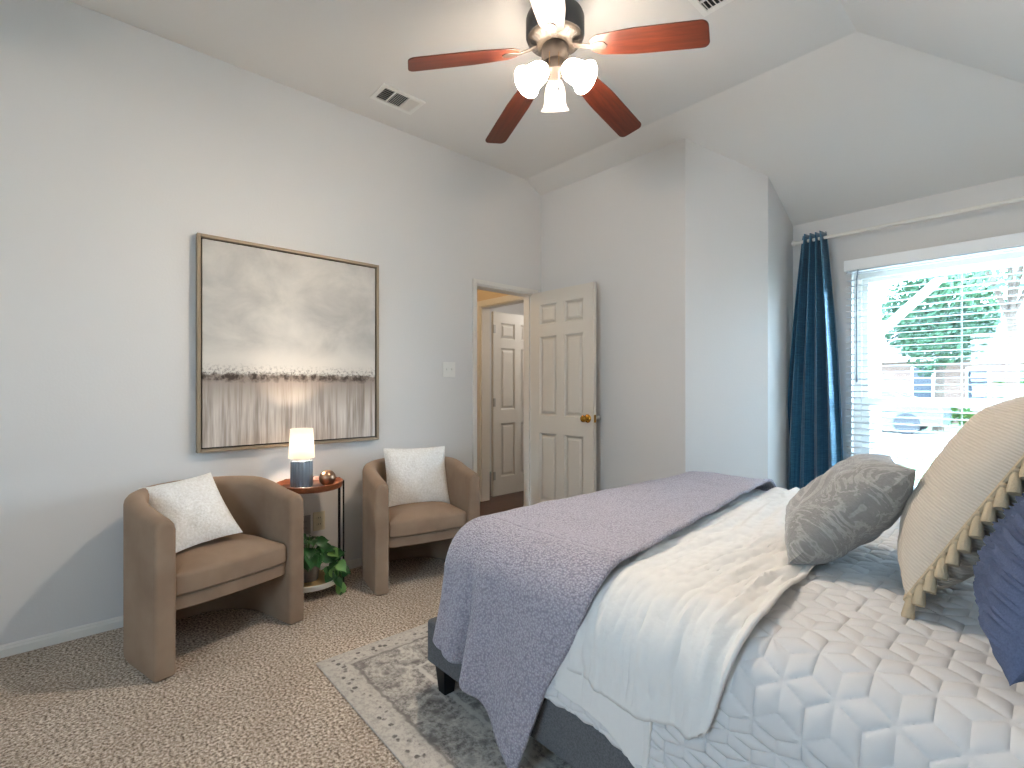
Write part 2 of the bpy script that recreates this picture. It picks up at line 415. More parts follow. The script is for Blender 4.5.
# ceiling: flat panel, far slope, right slope
bm = bmesh.new()
def cpt(x, y): return (x, y, zceil(x, y))
H = (XR, YS+(XR-XS))
ve = YW+.0
far = [cpt(-.02, YS), cpt(XS, YS), (XR+.02, YS+XR+.02-XS, ZC-ZP*(XR+.02-XS)), (-.02, YS+XR+.02-XS, ZC-ZP*(XR+.02-XS))]
prism(bm, [(-.02, YR-.02, ZC), (XS, YR-.02, ZC), (XS, YS, ZC), (-.02, YS, ZC)], (0, 0, .12))
prism(bm, far, (0, 0, .12))
prism(bm, [(XS, YR-.02, ZC), (XR+.02, YR-.02, ZC-ZP*(XR+.02-XS)), far[2], (XS, YS, ZC)], (0, 0, .12))
struct('ceiling', bm, CEIL, smooth=False)
# left wall with the doorway
DY0, DY1, DH = 2.475, 3.13, 2.025
bm = bmesh.new()
box(bm, (-T, YR-T, -.08), (0, DY0, ZC+.1)); box(bm, (-T, DY1, -.08), (0, YD, ZC+.05)); box(bm, (-T, DY0, DH), (0, DY1, ZC+.1))
struct('wall_left', bm, PAINT, smooth=False)
bm = bmesh.new(); box(bm, (-T, YD, -.08), (A[0], YD+.1, ZC)); struct('wall_far', bm, PAINT, smooth=False)
bm = bmesh.new()
prism(bm, [(A[0], A[1], -.08), (B[0], B[1], -.08), (B[0]-.10, B[1]+.07, -.08), (A[0]-.02, A[1]+.1, -.08)], (0, 0, ZC+.08))
struct('wall_angled', bm, PAINT, smooth=False)
bm = bmesh.new(); box(bm, (B[0]-.1, B[1], -.08), (B[0], YW+T, ZC-.2)); struct('wall_alcove', bm, PAINT, smooth=False)
# window wall
WX0, WX1, WZ0, WZ1 = 2.15, 3.33, .42, 2.02
bm = bmesh.new()
box(bm, (B[0], YW, -.4), (WX0, YW+.14, 2.6)); box(bm, (WX1, YW, -.4), (XR+T, YW+.14, 2.6))
box(bm, (WX0, YW, -.4), (WX1, YW+.14, WZ0)); box(bm, (WX0, YW, WZ1), (WX1, YW+.14, 2.6))
struct('wall_window', bm, PAINT, smooth=False)
bm = bmesh.new(); box(bm, (XR, YR-T, -.08), (XR+T, YW+.1, ZC)); struct('wall_right', bm, PAINT, smooth=False)
# rear wall, with an unseen window added behind the camera for fill daylight
BX0, BX1, BZ0, BZ1 = 2.15, 2.95, .95, 2.1
bm = bmesh.new()
box(bm, (-T, YR-T, -.08), (BX0, YR, ZC+.1)); box(bm, (BX1, YR-T, -.08), (XR+T, YR, ZC+.1))
box(bm, (BX0, YR-T, -.08), (BX1, YR, BZ0)); box(bm, (BX0, YR-T, BZ1), (BX1, YR, ZC+.1))
struct('wall_rear', bm, PAINT, smooth=False)
def baseboard(name, p, q, n):
    bm = bmesh.new(); p = Vector(p); q = Vector(q); n = Vector(n)
    prof = [(0, 0), (.014, 0), (.014, .034), (.010, .042), (.010, .047), (.004, .053), (0, .053)]
    prism(bm, [p+n*a+Vector((0, 0, z)) for a, z in prof], q-p); struct(name, bm, WHITE, smooth=False)
baseboard('baseboard_left', (0, YR, 0), (0, DY0-.04, 0), (1, 0, 0))
baseboard('baseboard_far', (.02, YD, 0), (A[0], YD, 0), (0, -1, 0))
dA = Vector((B[0]-A[0], B[1]-A[1], 0)).normalized()
baseboard('baseboard_angled', (A[0], A[1], 0), (B[0], B[1], 0), (dA.y, -dA.x, 0))
baseboard('baseboard_window', (B[0], YW, 0), (XR, YW, 0), (0, -1, 0))
baseboard('baseboard_right', (XR, YR, 0), (XR, YW, 0), (-1, 0, 0))
# doorway lining + casing
bm = bmesh.new()
for y0, y1 in ((DY0-.038, DY0), (DY1, DY1+.038)):
    box(bm, (0, y0, 0), (.012, y1, DH+.038)); box(bm, (-T-.016, y0, 0), (-T, y1, DH+.038))
box(bm, (0, DY0, DH), (.012, DY1, DH+.038)); box(bm, (-T-.016, DY0, DH), (-T, DY1, DH+.038))
box(bm, (-T, DY0, 0), (0, DY0+.012, DH)); box(bm, (-T, DY1-.012, 0), (0, DY1, DH)); box(bm, (-T, DY0+.012, DH-.012), (0, DY1-.012, DH))
box(bm, (-.07, DY0+.012, 0), (-.04, DY0+.024, DH-.012)); box(bm, (-.07, DY1-.024, 0), (-.04, DY1-.012, DH-.012))
struct('trim_1', bm, WHITE, smooth=False, bevel=.003, seg=2)

def six_panel(w, h, t, m):
    """leaf in x 0..w, z 0..h, y -t/2..t/2"""
    bm = bmesh.new(); st = .105*w/.7; mid = .09*w/.7
    rails = [(0, .20), (.20+.62, .20+.62+.14), (.0, 0)]
    z = [0, .20, .79, .94, 1.62, 1.72, 1.895, h]
    for x0, x1 in ((0, st), (w-st, w)): box(bm, (x0, -t/2, 0), (x1, t/2, h))
    for z0, z1 in ((z[0], z[1]), (z[2], z[3]), (z[4], z[5]), (z[6], z[7])): box(bm, (st, -t/2, z0), (w-st, t/2, z1))
    xm0, xm1 = w/2-mid/2, w/2+mid/2
    for z0, z1 in ((z[1], z[2]), (z[3], z[4]), (z[5], z[6])):
        box(bm, (xm0, -t/2, z0), (xm1, t/2, z1))
        for x0, x1 in ((st, xm0), (xm1, w-st)):
            box(bm, (x0, -.006, z0), (x1, .006, z1))
            for s in (-1, 1):                       # sloped moulding and raised field
                a, b, e = .006, .0155, .011
                q = [(x0, z0), (x1, z0), (x1, z1), (x0, z1)]
                def ring(i, y): return [bm.verts.new((X+(i if X == x0 else -i), s*y, Z+(i if Z == z0 else -i))) for X, Z in q]
                r0, r1, r2, r3 = ring(0, b), ring(.013, a), ring(.024, a), ring(.042, e+.003)
                fs = []
                for P, Q in ((r0, r1), (r1, r2), (r2, r3)):
                    for k in range(4): fs.append(bm.faces.new((P[k], P[(k+1) % 4], Q[(k+1) % 4], Q[k])))
                fs.append(bm.faces.new(r3))
                for f_ in fs:
                    f_.normal_update()
                for f_ in fs:
                    if f_.normal.y*s < 0: f_.normal_flip()
    return bm
def knob(parent, x, z, s, m, label=None):
    bm = bmesh.new()
    lathe(bm, [(0, 0), (.032, 0), (.034, .004), (.028, .010), (.013, .014), (.012, .032), (.022, .040), (.028, .052), (.026, .064), (.016, .071), (0, .073)], 24,
          Matrix.Translation((x, s*.018, z)) @ Matrix.Rotation(-s*PI/2, 4, 'X'))
    return link('knob', bm, m, parent, label=label)
def hinges(parent, side, m):
    for z in (.22, 1.02, 1.82):
        bm = bmesh.new(); tube(bm, [(0, side*.02, z-.045), (0, side*.02, z+.045)], .007, 8); box(bm, (0, side*.012, z-.045), (.03, side*.019, z+.045))
        link('hinge', bm, m, parent, smooth=False)
d1 = link('door_1', six_panel(.69, 2.005, .035, DOORW), DOORW, smooth=False); d1['kind'] = 'structure'
d1.location = (.012, 3.10, .014); d1.rotation_euler = (0, 0, math.radians(.3))
knob(d1, .635, .935, -1, BRASS, 'polished brass knob'); knob(d1, .658, .935, 1, STEEL, 'silver knob on the far face')
bm = bmesh.new(); box(bm, (.69, -.012, .905), (.6915, .012, .965)); link('latch_plate', bm, BRASS, d1, smooth=False)
hinges(d1, 1, BRASS)
# ---- hall beyond the doorway, and the room beyond it
HX, HYW = -2.3, 3.27
bm = bmesh.new(); box(bm, (HX, 1.2, -.08), (-T, 6.6, -.004)); box(bm, (-T, DY0, -.08), (-.03, DY1, -.004)); struct('floor_hall', bm, HALLF, smooth=False)
OX0, OX1 = -.93, -.19
bm = bmesh.new()
box(bm, (HX, HYW, 0), (OX0, HYW+.11, 2.6)); box(bm, (OX1, HYW, 0), (-T, HYW+.11, 2.6)); box(bm, (OX0, HYW, 2.04), (OX1, HYW+.11, 2.6))
box(bm, (HX-.1, 1.2, 0), (HX, HYW, 2.6)); box(bm, (HX, 1.1, 0), (-T, 1.2, 2.6))
struct('wall_hall', bm, HALLP, smooth=False)
bm = bmesh.new(); box(bm, (HX-.1, 1.1, 2.5), (-T, HYW+.05, 2.6)); struct('ceiling_hall', bm, HALLP, smooth=False)
bm = bmesh.new()
box(bm, (HX-.1, HYW+.11, 0), (HX, 6.6, 2.6)); box(bm, (HX, 6.5, 0), (-T, 6.6, 2.6)); box(bm, (-.3+.18, HYW+.11, 0), (-.02, 6.6, 2.6))
struct('wall_beyond', bm, PAINT, smooth=False)
bm = bmesh.new(); box(bm, (HX-.1, HYW+.05, 2.5), (-.02, 6.6, 2.6)); struct('ceiling_beyond', bm, CEIL, smooth=False)
bm = bmesh.new()
box(bm, (OX0-.06, HYW-.014, 0), (OX0, HYW, 2.10)); box(bm, (OX1, HYW-.014, 0), (OX1+.06, HYW, 2.10)); box(bm, (OX0, HYW-.014, 2.04), (OX1, HYW, 2.10))
box(bm, (OX0-.001, HYW, 0), (OX0+.012, HYW+.11, 2.04)); box(bm, (OX1-.012, HYW, 0), (OX1, HYW+.11, 2.04)); box(bm, (OX0+.012, HYW, 2.028), (OX1-.012, HYW+.11, 2.04))
struct('trim_2', bm, WHITE, smooth=False, bevel=.002)
d2 = link('door_2', six_panel(.74, 2.01, .035, WHITE), WHITE, smooth=False); d2['kind'] = 'structure'
d2.location = (OX0-.07, HYW+.215, .012); d2.rotation_euler = (0, 0, math.radians(91))
hinges(d2, -1, STEEL); knob(d2, .68, .93, -1, STEEL)
light('hall_lamp', 'POINT', (-.75, 2.2, 2.25), 9, (1, .76, .48), shadow_soft_size=.08)
light('far_room_lamp', 'POINT', (-.6, 4.7, 2.2), 17, (1, .95, .9), shadow_soft_size=.1)

# ---- windows
def window(name, P, ux, n, w, z0, z1, rail):
    """P: left-bottom corner (x,y) on the inner face; ux along the wall, n outward"""
    ux = Vector(ux); n = Vector(n); P = Vector((*P, 0))
    def bx(bm, a, b, c, d, e, f):
        vs = box(bm, (a, c, e), (b, d, f))
        for v in vs: v.co = P+ux*v.co.x+n*v.co.y+Vector((0, 0, v.co.z))
    bm = bmesh.new(); f = .045
    for a, b, e, g in ((0, f, z0, z1), (w-f, w, z0, z1), (f, w-f, z0, z0+f), (f, w-f, z1-f, z1)): bx(bm, a, b, .06, .13, e, g)
    root = struct(name, bm, WHITE, smooth=False)
    bm = bmesh.new(); zr = rail
    for a, b, e, g in ((f, f+.05, z0+f, zr), (w-f-.05, w-f, z0+f, zr), (f, w-f, zr-.01, zr+.04), (f+.05, w-f-.05, z0+f, z0+f+.06)): bx(bm, a, b, .065, .10, e, g)
    link('sash', bm, WHITE, root, smooth=False, bevel=.003)
    bm = bmesh.new()
    for a, b, e, g in ((f, f+.035, zr+.04, z1-f), (w-f-.035, w-f, zr+.04, z1-f), (f+.035, w-f-.035, z1-f-.035, z1-f)): bx(bm, a, b, .085, .12, e, g)
    link('sash', bm, WHITE, root, smooth=False, bevel=.003)
    bm = bmesh.new(); bx(bm, f+.05, w-f-.05, .080, .084, z0+f+.06, zr-.01); link('pane', bm, GLASS, root, smooth=False)
    bm = bmesh.new(); bx(bm, f+.035, w-f-.035, .10, .104, zr+.04, z1-f-.035); link('pane', bm, GLASS, root, smooth=False)
    bm = bmesh.new(); bx(bm, -.03, w+.03, -.035, .06, z0-.025, z0); link('sill', bm, WHITE, root, smooth=False, bevel=.004)
    return root
window('window_1', (WX0, YW), (1, 0, 0), (0, 1, 0), WX1-WX0, WZ0, WZ1, 1.075)
window('fill_window', (BX0, YR), (1, 0, 0), (0, -1, 0), BX1-BX0, BZ0, BZ1, 1.25)  # out of view, added to let daylight in from behind
portal(((WX0+WX1)/2, YW+.16, (WZ0+WZ1)/2), (-PI/2, 0, 0), WX1-WX0, WZ1-WZ0)
portal(((BX0+BX1)/2, YR-.14, (BZ0+BZ1)/2), (PI/2, 0, 0), BX1-BX0, BZ1-BZ0)

# ---- window blind
blind = thing('window_blind', 'white wide-slat horizontal blind lowered over the bedroom window', 'blind', (0, 0, 0))
SLATW = mat('blind_slat', '#f2f4f4', .4, spec=.3)
bx0, bx1, by = 2.125, 3.375, YW-.034
bm = bmesh.new(); box(bm, (bx0-.005, by-.040, 2.015), (bx1+.005, by-.030, 2.09)); box(bm, (bx0-.005, by-.032, 2.015), (bx0+.007, YW-.002, 2.09)); box(bm, (bx1-.007, by-.032, 2.015), (bx1+.005, YW-.002, 2.09))
link('valance', bm, SLATW, blind, smooth=False, bevel=.003)
bm = bmesh.new(); box(bm, (bx0+.01, by-.027, 2.03), (bx1-.01, by+.027, 2.075)); link('headrail', bm, SLATW, blind, smooth=False)
n_s = 36
base = None
for i in range(n_s):
    z = 1.995-i*.0437
    if base is None:
        P = []
        for k in range(7):
            t = -1+2*k/6; P.append([(bx0+.004, by+t*.025, .0035*(1-t*t)+t*.0022), (bx1-.004, by+t*.025, .0035*(1-t*t)+t*.0022)])
        base = link('slat', gridmesh(P), SLATW, blind, solid=.0028); o = base
    else:
        o = base.copy(); COL.objects.link(o); o.parent = blind
    o.location = (0, 0, z)
zb = 1.995-n_s*.0437
bm = bmesh.new(); box(bm, (bx0+.004, by-.025, zb-.012), (bx1-.004, by+.025, zb+.006)); link('bottom_rail', bm, SLATW, blind, smooth=False, bevel=.003)
for x in (2.30, 2.74, 3.18):
    for s in (-1, 1):
        bm = bmesh.new(); tube(bm, [(x, by+s*.0275, zb), (x, by+s*.0275, 2.03)], .0011, 5); link('ladder_cord', bm, PLAST, blind)
bm = bmesh.new(); tube(bm, [(2.205, by-.034, 2.02), (2.20, by-.05, 1.95), (2.20, by-.05, 1.28)], .0045, 6); tube(bm, [(2.20, by-.05, 1.28), (2.20, by-.05, 1.23)], .006, 6)
link('tilt_wand', bm, mat('clear_grey_wand', '#6d7880', .3), blind)

# ---- curtain rod and curtain
rod = thing('curtain_rod', 'white curtain rod running above the window', 'curtain rod', (0, 0, 0))
ry, rz = YW-.115, 2.272
bm = bmesh.new(); tube(bm, [(1.83, ry, rz), (3.60, ry, rz)], .0125, 12); link('rod', bm, WHITE, rod)
for x, s in ((1.83, -1), (3.60, 1)):
    bm = bmesh.new(); lathe(bm, [(0, 0), (.013, 0), (.013, .006), (.019, .012), (.021, .022), (.016, .032), (0, .034)], 16, aim((x, ry, rz), (s, 0, 0))); link('finial', bm, WHITE, rod)
for x in (1.86, 3.55):
    bm = bmesh.new(); box(bm, (x-.008, ry, rz-.01), (x+.008, YW, rz+.01)); box(bm, (x-.014, YW-.006, rz-.04), (x+.014, YW, rz+.04)); link('bracket', bm, WHITE, rod, smooth=False)
N, M_ = 130, 70; P = []; UV = []
for i in range(N):
    p = i/(N-1); row = []; ur = []
    for j in range(M_):
        q = j/(M_-1); z = 2.315-q*2.27
        sp = .074+.165*q**.85; cx = 1.946-.012*q
        amp = (.040+.008*q)
        ph = p*2*PI*4.5+.4*math.sin(q*2.2+p*4)*q
        x = cx+(p-.5)*2*sp*(1+.05*math.sin(q*5))+.010*q*math.sin(ph*2)
        y = ry-.003+amp*math.sin(ph)*(1+.25*math.sin(p*9+q*2)) - .015*q
        row.append((x, min(y, YW-.012), z)); ur.append((p, q))
    P.append(row); UV.append(ur)
cur = link('curtain', gridmesh(P, UV), CURT, None, solid=.0025)
tag(cur, 'dark teal blue satin curtain panel gathered at the left of the window', 'curtain')

# ---- things on the left wall
pic = thing('framed_painting', 'large grey abstract painting in a thin champagne frame on the left wall', 'painting', (0, 1.0765, .84))
FRAMEM = mat('champagne_frame', '#94846f', .55, .25)
pw, phh = 1.06, 1.183
bm = bmesh.new()
for (a, b, c, d) in ((-pw/2, -pw/2+.018, 0, phh), (pw/2-.018, pw/2, 0, phh), (-pw/2+.018, pw/2-.018, 0, .018), (-pw/2+.018, pw/2-.018, phh-.018, phh)): box(bm, (.004, a, c), (.045, b, d))
link('frame', bm, FRAMEM, pic, smooth=False, bevel=.002)
bm = bmesh.new()
for (a, b, c, d) in ((-pw/2+.018, -pw/2+.026, .018, phh-.018), (pw/2-.026, pw/2-.018, .018, phh-.018), (-pw/2+.026, pw/2-.026, .018, .026), (-pw/2+.026, pw/2-.026, phh-.026, phh-.018)): box(bm, (.004, a, c), (.02, b, d))
link('shadow_gap', bm, mat('black_gap', '#15120f', .9), pic, smooth=False)
a, b = -pw/2+.026, pw/2-.026; c, d = .026, phh-.026
bm = bmesh.new(); box(bm, (.006, a, c), (.036, b, d)); uvl = bm.loops.layers.uv.verify()
for f_ in bm.faces:
    for l in f_.loops: l[uvl].uv = ((l.vert.co.y-a)/(b-a), (l.vert.co.z-c)/(d-c))
link('canvas', bm, painting_mat(), pic, smooth=False)
def plate(name, label, cat, loc, w, h, m, kind):
    t = thing(name, label, cat, loc)
    bm = bmesh.new(); box(bm, (.0, -w/2, -h/2), (.006, w/2, h/2)); link('plate', bm, m, t, smooth=False, bevel=.003)
    if kind == 'switch':
        for y in (-.024, .024):
            bm = bmesh.new(); box(bm, (.006, y-.006, -.012), (.008, y+.006, .012)); box(bm, (.006, y-.004, -.004), (.017, y+.004, .010)); link('toggle', bm, m, t, smooth=False)
    else:
        for z in (-.02, .02):
            bm = bmesh.new(); lathe(bm, [(0, 0), (.0165, 0), (.0165, .0025), (0, .0025)], 18, aim((.006, 0, z), (1, 0, 0)))
            link('receptacle', bm, m, t, smooth=False)
            bm = bmesh.new()
            for y in (-.0065, .0065): box(bm, (.0085, y-.0012, z-.002), (.0092, y+.0012, z+.007))
            link('slot', bm, DARKV, t, smooth=False)
    return t
plate('light_switch', 'white double toggle light switch on the wall left of the doorway', 'switch', (0, 2.21, 1.33), .115, .115, PLAST, 'switch')
plate('wall_outlet', 'ivory wall outlet above the pothos leaves behind the side table', 'outlet', (0, 1.215, .35), .075, .118, IVORY, 'outlet')
plate('cable_outlet', 'grey wall plate beside the ivory outlet, half hidden by the left armchair', 'outlet', (0, 1.125, .34), .075, .118, mat('grey_plate', '#8f8c88', .5), 'outlet')

# ---- ceiling vents
def vent(label, x0, y0, x1, y1, pat):
    t = thing('ceiling_vent', label, 'vent', ((x0+x1)/2, (y0+y1)/2, ZC), 0)
    w, h = x1-x0, y1-y0; f = .028
    bm = bmesh.new()
    for a, b, c, d in ((-w/2, -w/2+f, -h/2, h/2), (w/2-f, w/2, -h/2, h/2), (-w/2+f, w/2-f, -h/2, -h/2+f), (-w/2+f, w/2-f, h/2-f, h/2)): box(bm, (a, c, -.009), (b, d, -.0005))
    for yy in (-h/6, h/6): box(bm, (-w/2+f, yy-.005, -.009), (w/2-f, yy+.005, -.002))
    link('frame', bm, PLAST, t, smooth=False, bevel=.002)
    bm = bmesh.new(); box(bm, (-w/2+f, -h/2+f, -.0015), (w/2-f, h/2-f, -.0005)); link('backing', bm, DARKV, t, smooth=False)
    for k, (c, d) in enumerate(((-h/2+f, -h/6-.005), (-h/6+.005, h/6-.005), (h/6+.005, h/2-f))):
        bm = bmesh.new(); n = 7
        for i in range(n):
            if pat[k] == 'x':
                x = -w/2+f+(i+.5)*(w-2*f)/n; s = .011
                M = Matrix.Translation((x, 0, -.006)) @ Matrix.Rotation(math.radians(-50), 4, 'Y'); box(bm, (-.0005, c, -s/2), (.0005, d, s/2), M)
            else:
                y = c+(i+.5)*(d-c)/n; s = .012
                M = Matrix.Translation((0, y, -.0065)) @ Matrix.Rotation(math.radians(50 if pat[k] == 'y' else -50), 4, 'X'); box(bm, (-w/2+f, -.0005, -s/2), (w/2-f, .0005, s/2), M)
        link('louver', bm, PLAST, t, smooth=False)
vent('small white ceiling vent with dark louvers left of the fan, above the painting', .234, 1.44, .425, 1.735, 'xYy')
vent('white ceiling vent cut off by the top edge, right of the fan', 1.975, 2.05, 2.17, 2.345, 'yYx')

# ================================================================ CEILING FAN
FX, FY = 1.589, 1.687
fan = thing('ceiling_fan', 'five-blade mahogany ceiling fan with a three-shade light kit', 'ceiling fan', (FX, FY, 2.76))
def cdir(phi, z=0):
    p = math.radians(phi); v = R2*math.cos(p)+F2*math.sin(p); return Vector((v.x, v.y, z))
bm = bmesh.new(); lathe(bm, [(.0, .26), (.085, .26), (.085, .235), (.06, .20), (.03, .19), (.03, .13), (0, .13)], 28); link('canopy', bm, BRONZED, fan)
bm = bmesh.new(); lathe(bm, [(0, .15), (.10, .15), (.128, .135), (.134, .12), (.134, .045), (.128, .03), (.126, .03)], 40, cap=False); link('motor_housing', bm, BRONZED, fan)
bm = bmesh.new(); lathe(bm, [(.126, .03), (.12, .02), (.085, .003), (.07, .0), (0, .0)], 40, cap=False)
link('motor_cover', bm, BRONZE, fan, label='bronze vented lower cover of the motor')
for i in range(30):
    a = 2*PI*i/30
    bm = bmesh.new(); M = Matrix.Rotation(a, 4, 'Z') @ Matrix.Translation((.1, 0, .0105)) @ Matrix.Rotation(math.radians(-26), 4, 'Y'); box(bm, (-.016, -.0035, -.0015), (.016, .0035, .0005), M)
    link('vent_slot', bm, DARKV, fan, smooth=False)
bm = bmesh.new(); lathe(bm, [(.055, 0), (.062, -.01), (.062, -.055), (.05, -.07), (.05, -.08), (.056, -.09), (.052, -.125), (.03, -.14), (0, -.142)], 28); link('light_kit_hub', bm, PEWTER, fan)
def blade_mesh():
    bm = bmesh.new(); pts = []; L0, L1 = .175, .678
    out = []
    n = 26
    for i in range(n+1):
        t = i/n; x = L0+(L1-L0)*t
        w = .052+.016*sm(0, .45, t)
        if t < .10: w *= .55+.45*math.sin(t/.10*PI/2)
        out.append((x, w))
    out = [(x, w) for x, w in out if x < L1-.03]; wt = out[-1][1]
    out += [(L1-.03+.03*math.sin(q), wt-.03+.03*math.cos(q)) for q in [PI/2*k/8 for k in range(9)]]
    loop = [(x, w) for x, w in out]+[(x, -w) for x, w in out[::-1]]
    prism(bm, [(x, y, -.003) for x, y in loop], (0, 0, .006)); return bm
DROOP = math.radians(12)
for k in range(5):
    d = cdir(-27+72*k); ang = math.atan2(d.y, d.x)
    bl = link('blade', blade_mesh(), BLADEW, fan, smooth=False, bevel=.002)
    bl.matrix_local = Matrix.Rotation(ang, 4, 'Z') @ Matrix.Translation((0, 0, -.012)) @ Matrix.Rotation(DROOP, 4, 'Y') @ Matrix.Rotation(math.radians(-11), 4, 'X')
    bm = bmesh.new()
    prism(bm, [(.215, .022, 0), (.24, .018, 0), (.252, 0, 0), (.24, -.018, 0), (.215, -.022, 0), (.17, -.012, 0), (.17, .012, 0)], (0, 0, .005))
    prism(bm, [(.085, .014, .018), (.17, .012, 0), (.17, -.012, 0), (.085, -.014, .018)], (0, 0, .006))
    ir = link('blade_iron', bm, PEWTER, fan, smooth=False, bevel=.002)
    ir.matrix_local = Matrix.Rotation(ang, 4, 'Z') @ Matrix.Translation((0, 0, -.019)) @ Matrix.Rotation(DROOP, 4, 'Y') @ Matrix.Rotation(math.radians(-11), 4, 'X')
for phi, on, ti in ((85, 0, 58), (207, 1, 44), (-35, 1, 40)):
    d = (cdir(phi)*math.cos(math.radians(ti))+Vector((0, 0, -math.sin(math.radians(ti))))).normalized()
    p0 = cdir(phi)*.045+Vector((0, 0, -.105))
    bm = bmesh.new(); lathe(bm, [(.016, -.02), (.02, 0), (.027, .008), (.029, .03), (.024, .034)], 20, aim(p0, d)); link('socket', bm, PEWTER, fan)
    bm = bmesh.new()
    gp = [(.027, .018), (.036, .03), (.045, .052), (.049, .08), (.051, .11), (.057, .13), (.069, .145)]
    # shallow ribs near the neck
    lathe(bm, gp, 32, aim(p0, d), cap=False)
    sh = link('glass_shade', bm, FROST_ON if on else FROST_OFF, fan, label='lit frosted glass shade' if on else 'unlit frosted glass shade on the far side')
    bm = bmesh.new(); lathe(bm, [(0, .03), (.013, .03), (.015, .05), (.026, .075), (.029, .09), (.024, .108), (.012, .117), (0, .119)], 20, aim(p0, d))
    bb = link('bulb', bm, BULB if on else BULB_OFF, sh)
    bb.matrix_parent_inverse = Matrix.Identity(4)
for dx, ln, r in ((.012, .155, .008), (-.03, .07, .006)):
    p = cdir(0)*dx+cdir(-90)*.055
    bm = bmesh.new(); tube(bm, [(p.x, p.y, -.06), (p.x, p.y, -.06-ln)], .0012, 5); ch = link('pull_chain', bm, BRASS, fan)
    bm = bmesh.new(); lathe(bm, [(0, 0), (r*.5, .002), (r, .010), (r*.7, .018), (0, .022)], 12, Matrix.Translation((p.x, p.y, -.06-ln-.02))); link('fob', bm, BRONZED, ch)

# ================================================================ ARMCHAIRS
def tub_chair(name, label, loc, rz, group):
    t = thing(name, label, 'armchair', loc, rz, group)
    Wd, Dp, th = .335, .61, .082            # half width, depth, shell thickness
    # outer U path from left front to right front (x forward)
    path = []
    xf = Dp/2; xb = -Dp/2; a = .36          # a: length of the rounded back
    for i in range(9): path.append((xf-(xf-(xb+a))*i/8, Wd))
    for i in range(1, 24):
        q = PI/2*2*i/24; path.append((xb+a-a*math.sin(q), Wd*math.cos(q)))
    for i in range(9): path.append(((xb+a)+(xf-(xb+a))*i/8, -Wd))
    n = len(path)
    P = []
    for i, (x, y) in enumerate(path):
        p0 = Vector(path[max(i-1, 0)]); p1 = Vector(path[min(i+1, n-1)]); tg = (p1-p0).normalized()
        inn = Vector((-tg.y, tg.x))
        if i in (0, n-1): inn = Vector((0, -1 if y > 0 else 1))
        e = (x-xb)/Dp                       # 0 back .. 1 front
        h = .712-.055*sm(.35, 1.0, e)-.012*sm(.93, 1., e)
        r = .036; prof = [(0., .0), (.0, .25), (0., h-r*1.2)]
        for k in range(1, 7):
            q = PI*k/7; prof.append((th/2-th/2*math.cos(q), h-r*1.2+r*1.2*math.sin(q)))
        prof += [(th, h-r*1.2), (th, .25), (th, .0)]
        P.append([(x+inn.x*o_, y+inn.y*o_, z) for o_, z in prof])
    bm = gridmesh(P); vs = list(bm.verts); m = len(P[0])
    bm.verts.ensure_lookup_table()
    bm.faces.new([bm.verts[j] for j in range(m)][::-1]); bm.faces.new([bm.verts[(n-1)*m+j] for j in range(m)])
    for i in range(n-1):
        bm.faces.new((bm.verts[i*m], bm.verts[i*m+m-1], bm.verts[(i+1)*m+m-1], bm.verts[(i+1)*m]))
    bmesh.ops.recalc_face_normals(bm, faces=bm.faces)
    link('shell', bm, VELVET, t, bevel=.016, seg=4)
    # seat platform and cushion follow the inside of the shell
    def seat(z0, z1, front, gap, crown, bev, nm):
        ins = []; wi = Wd-th-gap
        for i in range(13):                                     # bowed front edge
            y = -wi+2*wi*i/12; ins.append((xf+front-.045*(y/wi)**2*0-.02*(abs(y)/wi)**3, y))
        for i in range(0, 21):
            q = PI*i/20; ins.append((xb+a-(a-th-gap)*math.sin(q), wi*math.cos(q)))
        bm = bmesh.new(); b0 = [bm.verts.new((x, y, z0)) for x, y in ins]; k = len(ins)
        rings = [b0]
        cx = .02
        for s, zz in ((1, z1-bev), (.985, z1-bev*.4), (.95, z1), (.75, z1+crown*.55), (.45, z1+crown*.9)):
            rings.append([bm.verts.new((cx+(x-cx)*s, y*s, zz)) for x, y in ins])
        for A_, B_ in zip(rings, rings[1:]):
            for i in range(k): bm.faces.new((A_[i], A_[(i+1) % k], B_[(i+1) % k], B_[i]))
        c = bm.verts.new((cx, 0, z1+crown))
        for i in range(k): bm.faces.new((rings[-1][i], rings[-1][(i+1) % k], c))
        bm.faces.new(b0[::-1]); bmesh.ops.recalc_face_normals(bm, faces=bm.faces)
        return link(nm, bm, VELVET, t, bevel=.01, seg=3)
    seat(.255, .315, -.018, .001, 0, .006, 'seat_base')
    seat(.318, .412, -.004, .004, .035, .02, 'seat_cushion')
    return t
c1 = tub_chair('barrel_armchair', 'brown velvet barrel armchair nearest the camera, left of the side table', (.335, .533, 0), math.radians(14), 'brown velvet armchairs')
c2 = clone(c1, None, 'brown velvet barrel armchair right of the side table, next to the doorway', (.305, 1.72, 0), math.radians(-12))

